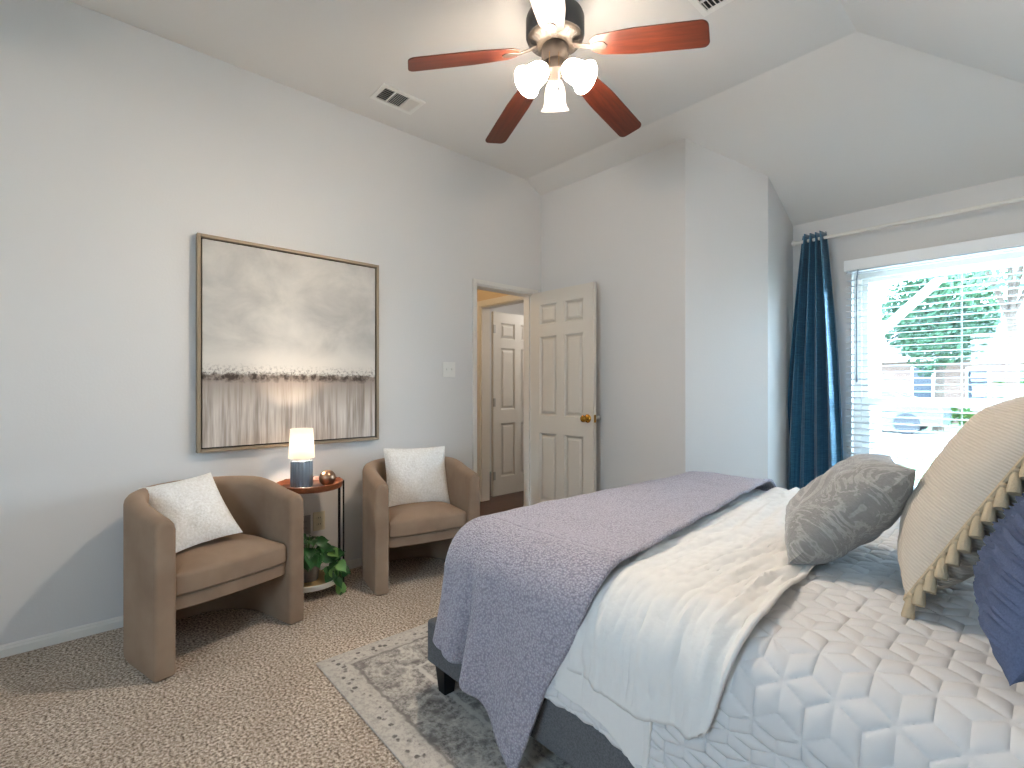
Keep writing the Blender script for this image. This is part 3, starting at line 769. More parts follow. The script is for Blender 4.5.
def pillow(name, label, cat, C, U, V, w, h, th, m, nu=40, pinch=.06, rough=.004, disp=None, group=None, sag=0):
    """square pillow: centre C, width axis U, height axis V (3D), normal = U x V is the front"""
    U = Vector(U).normalized(); V = Vector(V); V = (V-U*V.dot(U)).normalized(); Nn = U.cross(V)
    root = thing(name, label, cat, C, 0, group)
    P = [[], []]; bm = bmesh.new(); uvl = bm.loops.layers.uv.verify()
    seed = hash(label) % 97 if False else len(label)*1.37
    idx = [[None]*(nu+1) for _ in range(2)]
    grid = {}
    for side in (0, 1):
        for i in range(nu+1):
            for j in range(nu+1):
                a = -1+2*i/nu; b = -1+2*j/nu
                edge = i in (0, nu) or j in (0, nu)
                if side and edge: grid[(1, i, j)] = grid[(0, i, j)]; continue
                # pinched outline: edges pulled in between the corners
                ea = 1-pinch*(1-b*b); eb = 1-pinch*(1-a*a)
                x = a*ea*w/2; y = b*eb*h/2
                prof = max(0, (1-a**4)*(1-b**4))**.62*.78+max(0, (1-a*a)*(1-b*b))*.22
                z = th/2*prof*(1 if side == 0 else -1)
                y -= sag*(1-b)*.5*prof*0
                f = prof**.5
                z += rough*f*(nz(a*2.2+seed, b*2.2, side*5)*2+nz(a*5+seed, b*5, side*9))
                if disp: z += disp(a, b)*f*(1 if side == 0 else -1)
                grid[(side, i, j)] = bm.verts.new(U*x+V*y+Nn*z)
        for i in range(nu):
            for j in range(nu):
                q = [(i, j), (i+1, j), (i+1, j+1), (i, j+1)]
                if side: q = q[::-1]
                f = bm.faces.new([grid[(side, *k)] for k in q])
                for l, k in zip(f.loops, q): l[uvl].uv = (k[0]/nu, k[1]/nu)
    link('cover', bm, m, root)
    # welt along the seam
    pts = []
    for i in range(nu): pts.append(grid_pt(w, h, -1+2*i/nu, -1, pinch, U, V))
    for i in range(nu): pts.append(grid_pt(w, h, 1, -1+2*i/nu, pinch, U, V))
    for i in range(nu): pts.append(grid_pt(w, h, 1-2*i/nu, 1, pinch, U, V))
    for i in range(nu+1): pts.append(grid_pt(w, h, -1, 1-2*i/nu, pinch, U, V))
    root['_axes'] = [*U, *V, *Nn]
    return root, U, V, Nn, pts
def grid_pt(w, h, a, b, pinch, U, V):
    return U*(a*(1-pinch*(1-b*b))*w/2)+V*(b*(1-pinch*(1-a*a))*h/2)
pillow('throw_pillow', 'white boucle throw pillow leaning askew in the left armchair', 'pillow', (.315, .475, .595), (-.17, 1, .11), (-.336, -.043, .30), .32, .41, .12, BOUCLE, 28, .07, group='white pillows on the armchairs')
pillow('throw_pillow', 'white boucle throw pillow upright in the armchair by the doorway', 'pillow', (.27, 1.765, .60), (.24, .97, -.02), (-.30, .05, .95), .43, .40, .13, BOUCLE, 28, .05, group='white pillows on the armchairs')

# ================================================================ SIDE TABLE
st = thing('side_table', 'small round side table with walnut tray top and black metal legs', 'side table', (.205, 1.083, 0))
bm = bmesh.new(); lathe(bm, [(0, .605), (.165, .605), (.178, .61), (.186, .642), (.182, .644), (.172, .62), (0, .62)], 48); link('tray_top', bm, TRAYW, st)
bm = bmesh.new(); lathe(bm, [(0, .055), (.15, .055), (.165, .06), (.172, .09), (.168, .092), (.158, .068), (0, .066)], 48); link('lower_shelf', bm, mat('white_enamel_tray', '#d8d8d2', .35), st, label='white enamel shelf tray')
bm = bmesh.new(); lathe(bm, [(0, .067), (.154, .069), (.154, .072), (0, .072)], 40); link('shelf_inlay', bm, mat('tan_inlay', '#c4a775', .5), st, label='tan inlay of the shelf')
for ang in (60, 97, 205, 243):
    a = math.radians(ang); x, y = .186*math.cos(a), .186*math.sin(a)
    bm = bmesh.new(); M = Matrix.Translation((x, y, 0)) @ Matrix.Rotation(a, 4, 'Z'); box(bm, (-.003, -.009, 0), (.006, .009, .645), M); link('leg', bm, BLACK, st, smooth=False, bevel=.002)
# lamp
lx, ly, lz = .21, 1.035, .6205
lamp = thing('table_lamp', 'small lit table lamp with fluted blue-grey base and white shade', 'lamp', (lx, ly, lz))
bm = bmesh.new(); seg = 72; rings = []
for z, s in ((0, .92), (.004, .97), (.01, 1), (.148, 1), (.153, .96), (.155, .90)):
    rings.append([bm.verts.new(((.0565+.004*abs(math.sin(12*2*PI*i/seg/2*1.5)))*s*math.cos(2*PI*i/seg), (.0565+.004*abs(math.sin(12*2*PI*i/seg/2*1.5)))*s*math.sin(2*PI*i/seg), z)) for i in range(seg)])
for A_, B_ in zip(rings, rings[1:]):
    for i in range(seg): bm.faces.new((A_[i], A_[(i+1) % seg], B_[(i+1) % seg], B_[i]))
bm.faces.new(rings[0][::-1]); bm.faces.new(rings[-1]); link('base', bm, GREY_CER, lamp)
bm = bmesh.new(); lathe(bm, [(0, .155), (.045, .155), (.045, .166), (.012, .17), (.012, .20), (0, .20)], 24); link('neck', bm, PLAST, lamp)
bm = bmesh.new(); lathe(bm, [(.070, .168), (.0605, .335)], 40, cap=False); link('lamp_shade', bm, LINEN, lamp, solid=.0015, label='glowing white linen shade')
bm = bmesh.new(); lathe(bm, [(0, .2), (.012, .2), (.014, .215), (.024, .24), (.022, .262), (.01, .272), (0, .273)], 16); link('bulb', bm, bulb_mat(380), lamp)
vs_ = thing('sphere_vase', 'round brushed copper ball vase beside the lamp on the tray', 'vase', (.285, 1.155, .6205))
bm = bmesh.new(); pr = [(0, 0), (.02, 0)]
for i in range(3, 15): q = PI*i/16; pr.append((.047*math.sin(q), .0465-.047*math.cos(q)))
pr += [(.016, .089), (.014, .085), (0, .06)]
lathe(bm, pr, 32); link('body', bm, COPPER, vs_)
# pothos
rnd = random.Random(5)
pl = thing('potted_pothos', 'trailing green pothos in a grey pot on the lower shelf of the side table', 'potted plant', (.20, 1.075, .0725))
bm = bmesh.new(); lathe(bm, [(0, 0), (.05, 0), (.055, .006), (.066, .135), (.062, .137), (.055, .10), (0, .10)], 32); link('pot', bm, mat('grey_stone_pot', '#8c8a87', .7, var=(20, '#77757a', .2)), pl)
bm = bmesh.new(); lathe(bm, [(0, .101), (.053, .101), (0, .108)], 20, cap=False); link('soil', bm, mat('soil', '#33261d', .95), pl)
def leaf_mesh(L, Wl, fold=.3, curl=.25):
    bm = bmesh.new(); rows = []
    for i in range(9):
        t = i/8; w = Wl*(math.sin(PI*min(1, t*.9+.1))**.8)*(1-t**3)*1.05 if i else Wl*.12
        if i == 8: w = .0005
        rows.append([(t*L, s*w, abs(s)*w*fold-curl*L*t*t) for s in (-1, -.5, 0, .5, 1)])
    return gridmesh(rows)
view = Vector((.94, -.34, 0))
def put_leaf(p, d, L, m, roll=0):
    d = Vector(d).normalized(); up = (Vector((0, 0, 1))+view*.9).normalized(); y = up.cross(d).normalized(); z = d.cross(y)
    o = link('leaf', leaf_mesh(L, L*.42), m, pl)
    o.matrix_local = Matrix.Translation(p) @ Matrix(((d.x, y.x, z.x, 0), (d.y, y.y, z.y, 0), (d.z, y.z, z.z, 0), (0, 0, 0, 1))) @ Matrix.Rotation(roll, 4, 'X')
for i in range(38):
    a = rnd.uniform(0, 2*PI); r = rnd.uniform(.01, .09); z = .135+rnd.uniform(-.02, .16)*(1-r/.13)
    p = Vector((r*math.cos(a)+.02, r*math.sin(a)-.005, z)); d = Vector((math.cos(a)+.3, math.sin(a), rnd.uniform(-.7, .35)))
    put_leaf(p, d, rnd.uniform(.07, .105), POTHOS, rnd.uniform(-.5, .5))
    bm = bmesh.new(); tube(bm, [(rnd.uniform(-.01, .01), rnd.uniform(-.01, .01), .10), p*.6+Vector((0, 0, .06)), p], .0018, 5); link('stem', bm, POTHOSY, pl)
for k in range(3):                               # trailing vines towards the right and down
    pts = []; 
    for i in range(9):
        t = i/8; pts.append(Vector((.05+.085*t+.01*k, .03+.11*t**.8+.02*math.sin(3*t+k), .135-.03*k+.05*math.sin(t*PI)-.115*t*t-.01*k)))
    bm = bmesh.new(); tube(bm, pts, .002, 5); link('stem', bm, POTHOSY, pl)
    for i in range(2, 9):
        d = Vector((.5+rnd.uniform(-.5, .5), rnd.uniform(-.6, 1), rnd.uniform(-.8, .5))); put_leaf(pts[i], d, rnd.uniform(.055, .09), POTHOSY if (i+k) % 3 == 0 else POTHOS, rnd.uniform(-.5, .5))

# ================================================================ RUG
rx0, ry0, rx1, ry1 = 1.0, .80, 3.44, 3.40
bm = bmesh.new(); nx, ny = 40, 40
box(bm, (0, 0, 0), (rx1-rx0, ry1-ry0, .009))
rug = link('area_rug', bm, rug_mat(0, 0, rx1-rx0, ry1-ry0), None, smooth=False, bevel=.003)
rug.location = (rx0, ry0+.015, .001); rug.rotation_euler = (0, 0, math.radians(-1.2))
tag(rug, 'distressed grey and ivory area rug under the bed', 'rug')

# ================================================================ BED
BX, BY0, BY1, BXH = 1.49, 1.06, 2.99, 3.56
RZ = .0105
bed = thing('platform_bed', 'charcoal upholstered platform bed with black tapered legs', 'bed', (0, 0, 0))
bm = bmesh.new(); box(bm, (BX, BY0, .125), (BXH, BY0+.05, .29)); link('side_rail', bm, CHARCOAL, bed, smooth=False, bevel=.012, seg=3)
bm = bmesh.new(); box(bm, (BX, BY1-.05, .125), (BXH, BY1, .29)); link('side_rail', bm, CHARCOAL, bed, smooth=False, bevel=.012, seg=3)
bm = bmesh.new(); box(bm, (BX, BY0+.05, .125), (BX+.05, BY1-.05, .29)); link('foot_rail', bm, CHARCOAL, bed, smooth=False, bevel=.012, seg=3)
bm = bmesh.new(); box(bm, (BX+.05, BY0+.05, .20), (BXH, BY1-.05, .235)); link('slat_deck', bm, CHARCOAL, bed, smooth=False)
bm = bmesh.new(); box(bm, (BXH, BY0-.03, .125), (BXH+.075, BY1+.03, 1.15)); link('headboard', bm, CHARCOAL, bed, smooth=False, bevel=.02, seg=3)
for x in (BX+.055, 2.5, BXH-.05):
    for y in (BY0+.055, BY1-.055):
        bm = bmesh.new(); M = Matrix.Translation((x, y, 0)) @ Matrix.Rotation(PI/4, 4, 'Z')
        lathe(bm, [(0, RZ), (.032, RZ), (.047, .125), (0, .125)], 4, M); link('leg', bm, BLACK, bed, smooth=False, bevel=.004, label='black tapered wooden leg')
# mattress
MT = .61; MR = .12; Y0 = 1.10; Y1 = 2.95; MX = 1.555
bm = bmesh.new(); rings = []
def rrect(o_, z, R_=.12):
    x0, x1, y0, y1 = MX+o_, BXH-.005-o_*.2, Y0+o_, Y1-o_; pts = []; R_ = max(.02, R_-o_)
    for cx, cy, a0 in ((x1-.02, y1-.02, 0), (x0+R_, y1-R_, 90), (x0+R_, y0+R_, 180), (x1-.02, y0+.02, 270)):
        rr = R_ if cx < 2 else .02
        for k in range(7): q = math.radians(a0+15*k); pts.append((cx+rr*math.cos(q), cy+rr*math.sin(q), z))
    return [bm.verts.new(p) for p in pts]
rings = [rrect(.01, .237), rrect(0, .245), rrect(0, MT-MR)]
for k in range(1, 7): q = PI/2*k/6; rings.append(rrect(MR*(1-math.cos(q)), MT-MR+MR*math.sin(q)))
for A_, B_ in zip(rings, rings[1:]):
    for i in range(len(A_)): bm.faces.new((A_[i], A_[(i+1) % len(A_)], B_[(i+1) % len(A_)], B_[i]))
bm.faces.new(rings[0][::-1]); bm.faces.new(rings[-1]); bmesh.ops.recalc_face_normals(bm, faces=bm.faces)
mt = link('mattress', bm, SHADEDB, None); tag(mt, 'king mattress coloured pale blue like shaded quilt under the white quilt on the bed', 'mattress')

YT0, YT1 = Y0+MR, Y1-MR
def prof(a, o_, flare=.06):
    """cross-section of a cover lying o_ above the mattress (a little less beside it); a = 0 where the top begins to turn down at the near side"""
    r = MR+o_*.55; L = PI*r/2; Wt = YT1-YT0
    if a >= 0 and a <= Wt: return YT0+a, MT+o_, 0., 1.
    sgn = -1 if a < 0 else 1; yb = YT0 if a < 0 else YT1; q = -a if a < 0 else a-Wt
    if q < L:
        t = q/r; return yb+sgn*r*math.sin(t), MT-MR+(MR+o_)*math.cos(t), sgn*math.sin(t), math.cos(t)
    d = q-L; return yb+sgn*(r+flare*d), MT-MR-d, sgn, 0.
def rhomb(x, y, e=.055):
    """distance to the nearest seam of a tumbling-block quilting pattern"""
    h = e*math.sqrt(3)
    best = None; qx = qy = None
    bx_ = np.array(x); by_ = np.array(y)
    def near(ox, oy):
        cx = np.round((bx_-ox)/h)*h+ox; cy = np.round((by_-oy)/(3*e))*(3*e)+oy
        return bx_-cx, by_-cy
    ax, ay = near(0, 0); cx, cy = near(h/2, 1.5*e)
    sel = (ax*ax+ay*ay) < (cx*cx+cy*cy)
    qx = np.where(sel, ax, cx); qy = np.where(sel, ay, cy)
    dh = np.full(qx.shape, 9.)
    for k in range(3):
        t = math.radians(60*k); dh = np.minimum(dh, e*math.sqrt(3)/2-np.abs(qx*math.cos(t)+qy*math.sin(t)))
    for k in (90, 210, 330):
        t = math.radians(k); al = qx*math.cos(t)+qy*math.sin(t); pe = np.abs(-qx*math.sin(t)+qy*math.cos(t))
        dh = np.where(al > 0, np.minimum(dh, pe), dh)
    return np.maximum(dh, 0)
# quilt
xs = np.arange(1.64, BXH-.012, .005); aN = -(PI*(MR+.012)/2+.50); aF = (YT1-YT0)+PI*(MR+.012)/2+.22
as_ = np.concatenate([np.arange(aN, 1.15, .005), np.arange(1.15, aF, .03)])
DX = rhomb(xs[:, None]+0*as_[None, :], 0*xs[:, None]+as_[None, :])
PUFF = .0085*(1-np.exp(-DX/.007))
P = []
for i, x in enumerate(xs):
    row = []
    for j, a in enumerate(as_):
        o_ = .010
        y, z, ny_, nz_ = prof(a, o_)
        side = 1-nz_
        k = PUFF[i, j]+.008*(nz(x*3, a*3, 2)+.5)*1.0+.004*nz(x*9, a*6, 7)
        if a < 0 and x < 2.1: k = .2*k-.012         # flat where the throw lies over it
        elif a < 0:                                 # the near hang: soft vertical waves
            k += .012*side*(nz(x*5, a*1.2, 4)+.4)
        k = max(k, -.016)
        row.append((x, y+ny_*k, max(z+nz_*k, .292 if x < 2.35 else .16)))
    P.append(row)
# hem level along the near side
def hemcut(P_, xs_, hem):
    for i, row in enumerate(P_):
        h_ = hem(xs_[i]); bot = row[0][2]; top = MT-MR
        for j, p in enumerate(row):
            if as_[j] < -.19:
                t = (top-p[2])/(top-bot) if top > bot else 0
                row[j] = (p[0], p[1], top-t*(top-h_))
            else: break
quilt_hem = lambda x: .300-.085*sm(2.1, 2.9, x)+.006*math.sin(x*14)
# scale the hanging part so that the hem sits at the wanted height
for i, row in enumerate(P):
    h_ = quilt_hem(xs[i]); jt = int(np.argmax(as_ > -PI*(MR+.01)/2)); zt = row[jt][2]
    a0 = as_[0]; at = as_[jt]
    for j in range(jt):
        t = (at-as_[j])/(at-a0); row[j] = (row[j][0], row[j][1]-(.004 if row[j][2] < 9 else 0)*t, zt-t*(zt-h_))
q = link('quilt', gridmesh(P), QUILT, None, solid=.006, offs=1)
tag(q, 'white quilted bedspread stitched in a tumbling block pattern', 'quilt')
# white gauze blanket
bl_t = thing('gauze_blanket', 'white crinkled gauze blanket folded across the bed next to the lavender throw', 'blanket')
def blanket(x_of, zhem, o0, name, amp, an, a_end, extra=0.):
    P = []; n = 120; m = 200
    for i in range(n):
        u = i/(n-1); row = []
        for j in range(m):
            v = j/(m-1)
            a = an(u)+(a_end-an(u))*v
            y, z, ny_, nz_ = prof(a, o0, .10)
            x = x_of(u, a)
            k = amp*(1.5*(.35-abs(nz(x*13+nz(a*2.2, 1)*.9, a*1.1, 3))*1.6)+.9*(.3-abs(nz(x*31, a*2.6, 8)))+.35*nz(x*60, a*22, 8))+amp*.5*nz(x*6, a*3, 5)
            k += .008*math.exp(-((1-u)/.03)**2)-.014*math.exp(-(u/.12)**2)
            if a < 0: k += extra*(1-nz_)
            row.append((x, y+ny_*k, z+nz_*k))
        P.append(row)
    return link(name, gridmesh(P), GAUZE, bl_t, solid=.010, offs=1)
Lr = PI*(MR+.022)/2
def an_top(u): return -(Lr+MT-MR-.395)+.010*math.sin(u*9)+.035*sm(.90, 1, u)**2
blanket(lambda u, a: (1-u)*(2.19-.055*max(0, a))+u*(2.69-.09*max(0, a)-.10*sm(0, .5, -a)), 0, .040, 'folded_top', .013, an_top, YT1-YT0+.12, .014)
def an_low(u): return -(Lr+MT-MR-.345+.03*u+.05*sm(.55, 1, u))
blanket(lambda u, a: 2.12+.38*u+.02*min(0, a), 0, .030, 'lower_fold', .004, an_low, .10, .012)
# lavender throw
TO = .082; TR = MR+.048; TZ = MR+TO
bm = bmesh.new()
def xhead(y): return 2.315-.125*(y-1.08)
def topz(x, y): return MT+TO+.012*nz(x*4, y*3, 1)+.006*nz(x*11, y*9, 2)+.010*sm(.08, .0, xhead(y)-x)
nx, ny = 40, 90; X0 = MX+MR
P = []
for i in range(nx):
    u = i/(nx-1); row = []
    for j in range(ny):
        y = YT0+(YT1-YT0)*j/(ny-1); xh = xhead(y)+.012*nz(y*5, 3); x = X0+(xh-X0)*u; row.append((x, y, topz(x, y)))
    P.append(row)
gridmesh(P, None, bm)
def skirt(base, outv, hemz, shift, fold):
    """columns: base point on the top edge, outward dir, hem height, tangential shift per metre of drop, fold fn"""
    P = []; m = 46
    for c_, (b, o_, hz, sh, fo) in enumerate(zip(base, outv, hemz, shift, fold)):
        fl = .115*max(0, -o_[1])**.5 if b[1] < 2 else .02
        row = []; L = PI*TR/2; zc_ = MT-MR; D = max(.02, zc_-hz)
        tot = L+D
        for k in range(m):
            a = tot*k/(m-1)
            if a <= L:
                t = a/TR; r = TR*math.sin(t); z = zc_+(TZ+b[2]-MT-TO)*math.cos(t); d = 0
            else:
                d = a-L; r = TR+fl*d; z = zc_-d
            w = sm(0, .45, a)
            r += fo(a)*w+.006*nz(b[0]*9+o_[0]*3, b[1]*9, a*4)*w
            row.append((b[0]+o_[0]*r+sh[0]*w*a, b[1]+o_[1]*r+sh[1]*w*a, z))
        P.append(row)
    return P
base, outv, hemz, shift, fold = [], [], [], [], []
npt = 54
for i in range(npt):                                # near side, head end -> foot corner
    u = i/(npt-1); xh = xhead(YT0)+.012*nz(YT0*5, 3); x = xh+(X0-xh)*u
    base.append((x, YT0, topz(x, YT0))); outv.append((0, -1)); hemz.append(.035+.225*u)
    shift.append((-.33*(1-u)**1.2, 0))
    g = .022*math.exp(-((u-.97)/.09)**2)-.044*math.exp(-((u-.83)/.04)**2)+.026*math.exp(-((u-.70)/.09)**2)+.008*math.sin(u*9)
    fold.append(lambda a, g=g: g*min(1.3, a/.45))
for i in range(1, 26):                              # around the corner
    q = i/26; t = PI/2*q
    base.append((X0, YT0, topz(X0, YT0))); outv.append((-math.sin(t), -math.cos(t))); hemz.append(.26+.03*q+.010*math.sin(q*14))
    shift.append((0, 0)); g = .03*math.exp(-(q/.3)**2)+.010*math.sin(q*10); fold.append(lambda a, g=g: g*min(1.2, a/.5))
for j in range(ny):
    y = YT0+(YT1-YT0)*j/(ny-1)
    base.append((X0, y, topz(X0, y))); outv.append((-1, 0)); hemz.append(.295+.015*math.sin(y*7)); shift.append((0, 0))
    g = .008*math.sin(y*19)+.008*nz(y*6, 8); fold.append(lambda a, g=g: g*a/.5)
for i in range(1, 26):
    t = PI/2*i/26; base.append((X0, YT1, topz(X0, YT1))); outv.append((-math.cos(t), math.sin(t))); hemz.append(.25); shift.append((0, 0)); fold.append(lambda a: .01*a)
for i in range(30):
    u = i/29; x = X0+(xhead(YT1)+.012*nz(YT1*5, 3)-X0)*u; base.append((x, YT1, topz(x, YT1))); outv.append((0, 1)); hemz.append(.25); shift.append((0, 0)); fold.append(lambda a: .01*a)
gridmesh(skirt(base, outv, hemz, shift, fold), None, bm)
bmesh.ops.remove_doubles(bm, verts=bm.verts, dist=.0006); bmesh.ops.recalc_face_normals(bm, faces=bm.faces)
th_ = link('throw_blanket', bm, THROW, None, solid=.014, offs=-1)
tag(th_, 'lavender grey waffle-knit throw draped over the foot of the bed', 'blanket')

# ---- pillows on the bed
def ruche(a, b):
    s = (b*6.5+.12*math.sin(a*4)+.05*nz(a*6, b*6)) % 1.0
    return (.013*math.exp(-((s-.5)/.08)**2)+.008*math.exp(-((s-.8)/.06)**2)-.004)*(1-a**6)
zt = .67
pillow('lumbar_pillow', 'grey paisley velvet pillow resting against the cream pillow', 'pillow', (2.68, 1.87, zt+.142), (.30, -.95, .03), (.62, .22, .66), .46, .43, .21, paisley_mat(), 44, .07, .007, group=None)
rt, U, V, Nn, pts = pillow('fringed_pillow', 'large cream ribbed pillow with a tassel fringe edge', 'pillow', (3.0, 1.86, zt+.25), (.12, -1, 0), (.46, .04, .82), .60, .58, .22, CREAM, 48, .06, .006)
def tassel(parent, p, d):
    bm = bmesh.new(); lathe(bm, [(0, -.004), (.006, 0), (.008, .006), (.005, .011), (.009, .018), (.0138, .052), (.0125, .060), (0, .057)], 10, aim(p, d))
    return link('tassel', bm, TASSEL, parent)
nu = 48
for side in (1, 2, 3):
    seg_ = pts[side*nu:(side+1)*nu+1]
    for k in range(14):
        f = (k+.5)/14*nu; i = int(f); p = seg_[i].lerp(seg_[min(i+1, len(seg_)-1)], f-i)
        out = (U*p.dot(U)/.30*(1 if side in (1, 3) else 0)+V*p.dot(V)/.29*(1 if side in (0, 2) else 0)).normalized()
        d = (out*.45+Vector((0, 0, -.9 if side in (1, 3) else -.1))+Nn*.1)
        if side == 0: d = out*.25+Nn*.6+Vector((0, 0, -.05)); 
        tassel(rt, p+out*.004, d)
bm = bmesh.new(); tube(bm, pts, .006, 6, cap=False); link('braid_trim', bm, TASSEL, rt)
pillow('accent_pillow', 'navy blue pleated pillow at the right edge, nearest the camera on the bed', 'pillow', (3.172, 1.425, zt+.225), (.12, -1, .0), (.45, .0, .88),   .45, .47, .19, NAVY, 130, .02, .004, disp=ruche)

# ================================================================ OUTSIDE
GZ = -.25
bm = bmesh.new(); box(bm, (-60, YW+.14, GZ-.1), (60, 70, GZ)); lw = link('lawn', bm, LAWN, None, smooth=False); lw['kind'] = 'structure'
bm = bmesh.new(); box(bm, (-4, -9, GZ), (9.5, YR-T, GZ+.05)); s_ = link('bounce_slab', bm, CONC, None, smooth=False); s_['kind'] = 'structure'  # unseen pale concrete, added to bounce daylight up to the ceiling
bm = bmesh.new(); box(bm, (-3, YW+.14, GZ), (8, 7.0, GZ+.06)); s_ = link('porch_slab', bm, CONC, None, smooth=False); s_['kind'] = 'structure'
bm = bmesh.new(); box(bm, (-60, 13.4, GZ), (60, 20.6, GZ+.02)); s_ = link('street', bm, CONC, None, smooth=False); s_['kind'] = 'structure'
bm = bmesh.new(); box(bm, (-6.5, 20.6, GZ), (-1.8, 26.9, GZ+.03)); s_ = link('driveway', bm, CONC, None, smooth=False); s_['kind'] = 'structure'
# neighbour house
HY = 27.0
hs = thing('brick_house', 'pale brick house with a grey hip roof seen through the blind', 'house', (0, HY, GZ))
bm = bmesh.new(); box(bm, (-9, 0, 0), (9, 9, 2.75)); link('brick_wall', bm, BRICK, hs, smooth=False)
bm = bmesh.new()
def hip(bm, x0, x1, y0, y1, z0, h, in_):
    a = [bm.verts.new(p) for p in ((x0, y0, z0), (x1, y0, z0), (x1, y1, z0), (x0, y1, z0))]; ym = (y0+y1)/2
    r = [bm.verts.new((x0+in_, ym, z0+h)), bm.verts.new((x1-in_, ym, z0+h))]
    for f in ((a[0], a[1], r[1], r[0]), (a[1], a[2], r[1]), (a[2], a[3], r[0], r[1]), (a[3], a[0], r[0]), a[::-1]): bm.faces.new(f)
hip(bm, -9.6, 9.6, -.6, 9.6, 2.75, 2.6, 5); link('roof', bm, ROOFM, hs, smooth=False)
bm = bmesh.new(); hip(bm, -.9, 3.9, -1.1, 6, 2.75, 1.15, 2.0); link('porch_roof', bm, ROOFM, hs, smooth=False)
bm = bmesh.new(); box(bm, (-9.6, -.62, 2.55), (9.6, -.55, 2.77)); link('fascia', bm, WHITE, hs, smooth=False)
BLUEG = mat('blue_grey_window', '#1f2a36', .3)
for x0, x1, z0, z1 in ((-1.05, -.45, .5, 2.3), (.68, 1.25, .62, 2.2), (4.2, 5.4, .7, 2.2), (-4.5, -3.3, .7, 2.2), (-7.5, -6.3, .7, 2.2)):
    bm = bmesh.new()
    box(bm, (x0-.08, -.04, z0-.08), (x1+.08, -.005, z1+.08)); wf = link('window', bm, WHITE, hs, smooth=False)
    bm = bmesh.new(); box(bm, (x0, -.05, z0), (x1, -.041, z1)); link('pane', bm, BLUEG, wf, smooth=False)
bm = bmesh.new(); box(bm, (-.28, -1.0, 0), (-.12, -.84, 2.75)); link('porch_column', bm, WHITE, hs, smooth=False)
def foliage(n, rx, ry_, rz_, size, seed, flat=.15):
    r = random.Random(seed); bm = bmesh.new()
    for _ in range(n):
        while True:
            p = Vector((r.uniform(-1, 1), r.uniform(-1, 1), r.uniform(-1, 1)))
            if .35 < p.length < 1: break
        q = p.length; bumpy = 1+.22*nz(p.x*2.3+seed, p.y*2.3, p.z*2.3)
        c = Vector((p.x*rx, p.y*ry_, p.z*rz_))*bumpy
        d = Vector((r.gauss(0, 1), r.gauss(0, 1), r.gauss(0, .7))).normalized(); e = d.orthogonal().normalized(); e2 = d.cross(e)
        s = size*r.uniform(.6, 1.2)
        vs = [bm.verts.new(c+e*s*a+e2*s*.55*b) for a, b in ((-1, 0), (-.2, -1), (1, 0), (-.2, 1))]; bm.faces.new(vs)
    return bm
def tree(label, x, y, zc, rx, rz_, m, n, size, seed, group):
    t = thing('tree', label, 'tree', (x, y, GZ), 0, group)
    o = link('crown', foliage(n, rx, rx, rz_, size, seed), m, t, smooth=False); o.location = (0, 0, zc-GZ)
    bm = bmesh.new(); tube(bm, [(0, 0, 0), (.05, 0, (zc-GZ)*.5), (0, .05, zc-GZ)], [.16, .12, .05], 8)
    for k in range(5):
        a = k*1.3; tube(bm, [(0, 0, (zc-GZ)*.7), (rx*.3*math.cos(a), rx*.3*math.sin(a), zc-GZ), (rx*.6*math.cos(a), rx*.6*math.sin(a), zc-GZ+rz_*.4)], [.06, .04, .015], 6)
    link('trunk', bm, TREEBARK, t)
def at(u, v, Y):
    t = (u-512)/498; d = F2+R2*t; D = Y/d.y; return 3.15+D*d.x, Y, 1.19+D*(388-v)/498
x, y, z = at(938, 312, 21.8); tree('large green tree in front of the pale house, seen through the blind', x, y, z, 1.5, 1.95, LEAFM, 7000, .10, 3, 'trees outside the window')
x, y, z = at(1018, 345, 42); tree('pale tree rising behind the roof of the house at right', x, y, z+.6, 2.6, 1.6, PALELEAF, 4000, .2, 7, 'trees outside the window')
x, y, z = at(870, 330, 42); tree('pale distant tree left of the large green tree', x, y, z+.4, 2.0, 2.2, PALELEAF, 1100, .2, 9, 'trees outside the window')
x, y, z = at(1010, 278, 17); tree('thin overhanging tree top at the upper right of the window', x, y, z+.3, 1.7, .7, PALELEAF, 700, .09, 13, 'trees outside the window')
def shrub(label, u, v, Y, r, h, seed, m=SHRUB):
    x, y, _ = at(u, v, Y); t = thing('shrub', label, 'shrub', (x, y, GZ), 0, 'shrubs outside the window')
    o = link('foliage', foliage(1400, r, r, h/2, .07, seed), m, t, smooth=False); o.location = (0, 0, h/2+.05)
    bm = bmesh.new(); tube(bm, [(0, 0, 0), (0, 0, h*.6)], [.04, .02], 6); link('stem', bm, TREEBARK, t)
shrub('tall green shrub at the right edge of the window view', 1020, 380, 22.5, .62, 2.0, 21)
shrub('low shrub left of the blue-grey house window', 948, 396, 25.3, .25, .9, 22)
shrub('low yellow-green shrub under the blue-grey house window', 966, 400, 25.3, .25, .6, 23)
shrub('low yellow-green shrub right of the blue-grey house window', 997, 400, 25.3, .35, .65, 24)
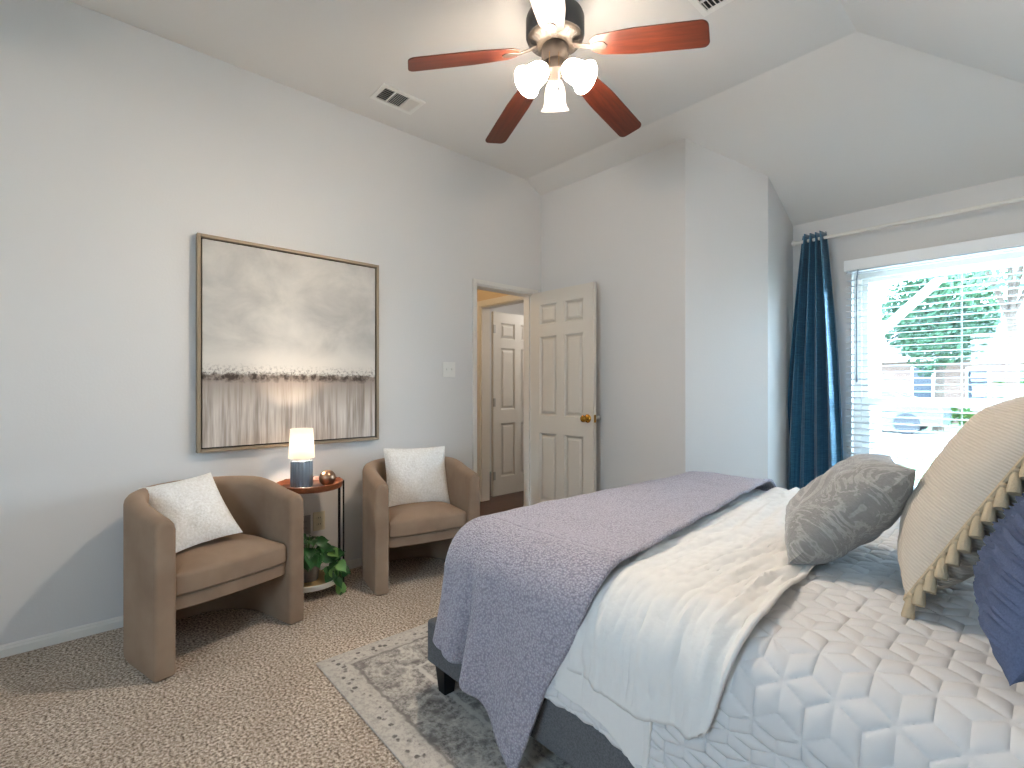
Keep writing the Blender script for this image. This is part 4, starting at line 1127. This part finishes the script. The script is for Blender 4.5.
# parked car
car = thing('parked_car', 'silver car parked across the street behind the window blind', 'car', (-1.35, 20.0, GZ+.02))
side = [(-2.2, .28), (-2.25, .55), (-2.15, .82), (-1.55, .93), (-1.0, 1.0), (-.45, 1.42), (.75, 1.45), (1.5, 1.06), (2.1, .98), (2.22, .7), (2.2, .28)]
bm = bmesh.new(); prism(bm, [(x, -.86, z) for x, z in side], (0, 1.72, 0)); link('body', bm, CARP, car, smooth=False, bevel=.08, seg=3)
bm = bmesh.new(); prism(bm, [(x, -.87, z) for x, z in ((-.85, 1.02), (-.4, 1.36), (.1, 1.38), (.1, 1.02))], (0, 1.74, 0)); link('side_window', bm, GLASSD, car, smooth=False)
bm = bmesh.new(); prism(bm, [(x, -.87, z) for x, z in ((.18, 1.02), (.18, 1.38), (.7, 1.38), (1.3, 1.06))], (0, 1.74, 0)); link('side_window', bm, GLASSD, car, smooth=False)
for x in (-1.4, 1.35):
    for s in (-1, 1):
        bm = bmesh.new(); lathe(bm, [(.20, -.11), (.30, -.11), (.33, -.08), (.33, .08), (.30, .11), (.20, .11)], 32, Matrix.Translation((x, s*.80, .33)) @ Matrix.Rotation(PI/2, 4, 'X'))
        wh = link('wheel', bm, RUBBER, car, label='black tyre')
        bm = bmesh.new(); M = Matrix.Translation((x, s*.80, .33)) @ Matrix.Rotation(s*PI/2, 4, 'X')
        lathe(bm, [(.0, .085), (.05, .09), (.06, .08)], 16, M); lathe(bm, [(.185, .10), (.205, .112), (.205, .0), (0, .0)], 32, M, cap=False)
        for k in range(7): prism(bm, [M @ (Matrix.Rotation(2*PI*k/7, 4, 'Z') @ Vector(p)) for p in ((.03, -.022, .07), (.19, -.014, .08), (.19, .014, .08), (.03, .022, .07))], (0, -s*.012, 0))
        link('rim', bm, RIM, wh, smooth=False)
# porch post and slatted chair just outside
pp = thing('porch_post', 'white porch post with a slanted bracket outside the left of the window', 'post', (1.76, 6.7, GZ))
bm = bmesh.new(); box(bm, (-.06, -.06, 0), (.06, .06, 3.1)); link('post', bm, WHITE, pp, smooth=False, bevel=.008)
bm = bmesh.new(); box(bm, (-.09, -.09, 0), (.09, .09, .18)); link('plinth', bm, WHITE, pp, smooth=False, bevel=.01)
bm = bmesh.new(); prism(bm, [(.05, -.035, 1.98), (.05, -.035, 2.10), (.52, -.035, 2.57), (.62, -.035, 2.57)], (0, .07, 0)); link('bracket', bm, WHITE, pp, smooth=False)
pc = thing('porch_chair', 'white slatted porch chair outside, low at the left of the window', 'chair', (1.72, 6.0, GZ), math.radians(180))
PCM = mat('porch_chair_paint', '#b9c2ce', .6)
for i in range(9):
    bm = bmesh.new(); x = -.24+i*.06; box(bm, (x-.02, -.27, .40), (x+.02, -.25, .87), Matrix.Rotation(0, 4, 'X')); link('back_slat', bm, PCM, pc, smooth=False)
bm = bmesh.new(); box(bm, (-.28, -.275, .87), (.28, -.245, .91)); link('top_rail', bm, PCM, pc, smooth=False)
for i in range(6):
    bm = bmesh.new(); y = -.22+i*.085; box(bm, (-.28, y-.035, .40), (.28, y+.035, .42)); link('seat_slat', bm, PCM, pc, smooth=False)
for x in (-.28, .28):
    for y, h in ((-.26, .95), (.22, .62)):
        bm = bmesh.new(); box(bm, (x-.022, y-.022, 0), (x+.022, y+.022, h)); link('leg', bm, PCM, pc, smooth=False)
    bm = bmesh.new(); box(bm, (x-.04, -.26, .62), (x+.04, .26, .645)); link('arm', bm, PCM, pc, smooth=False)
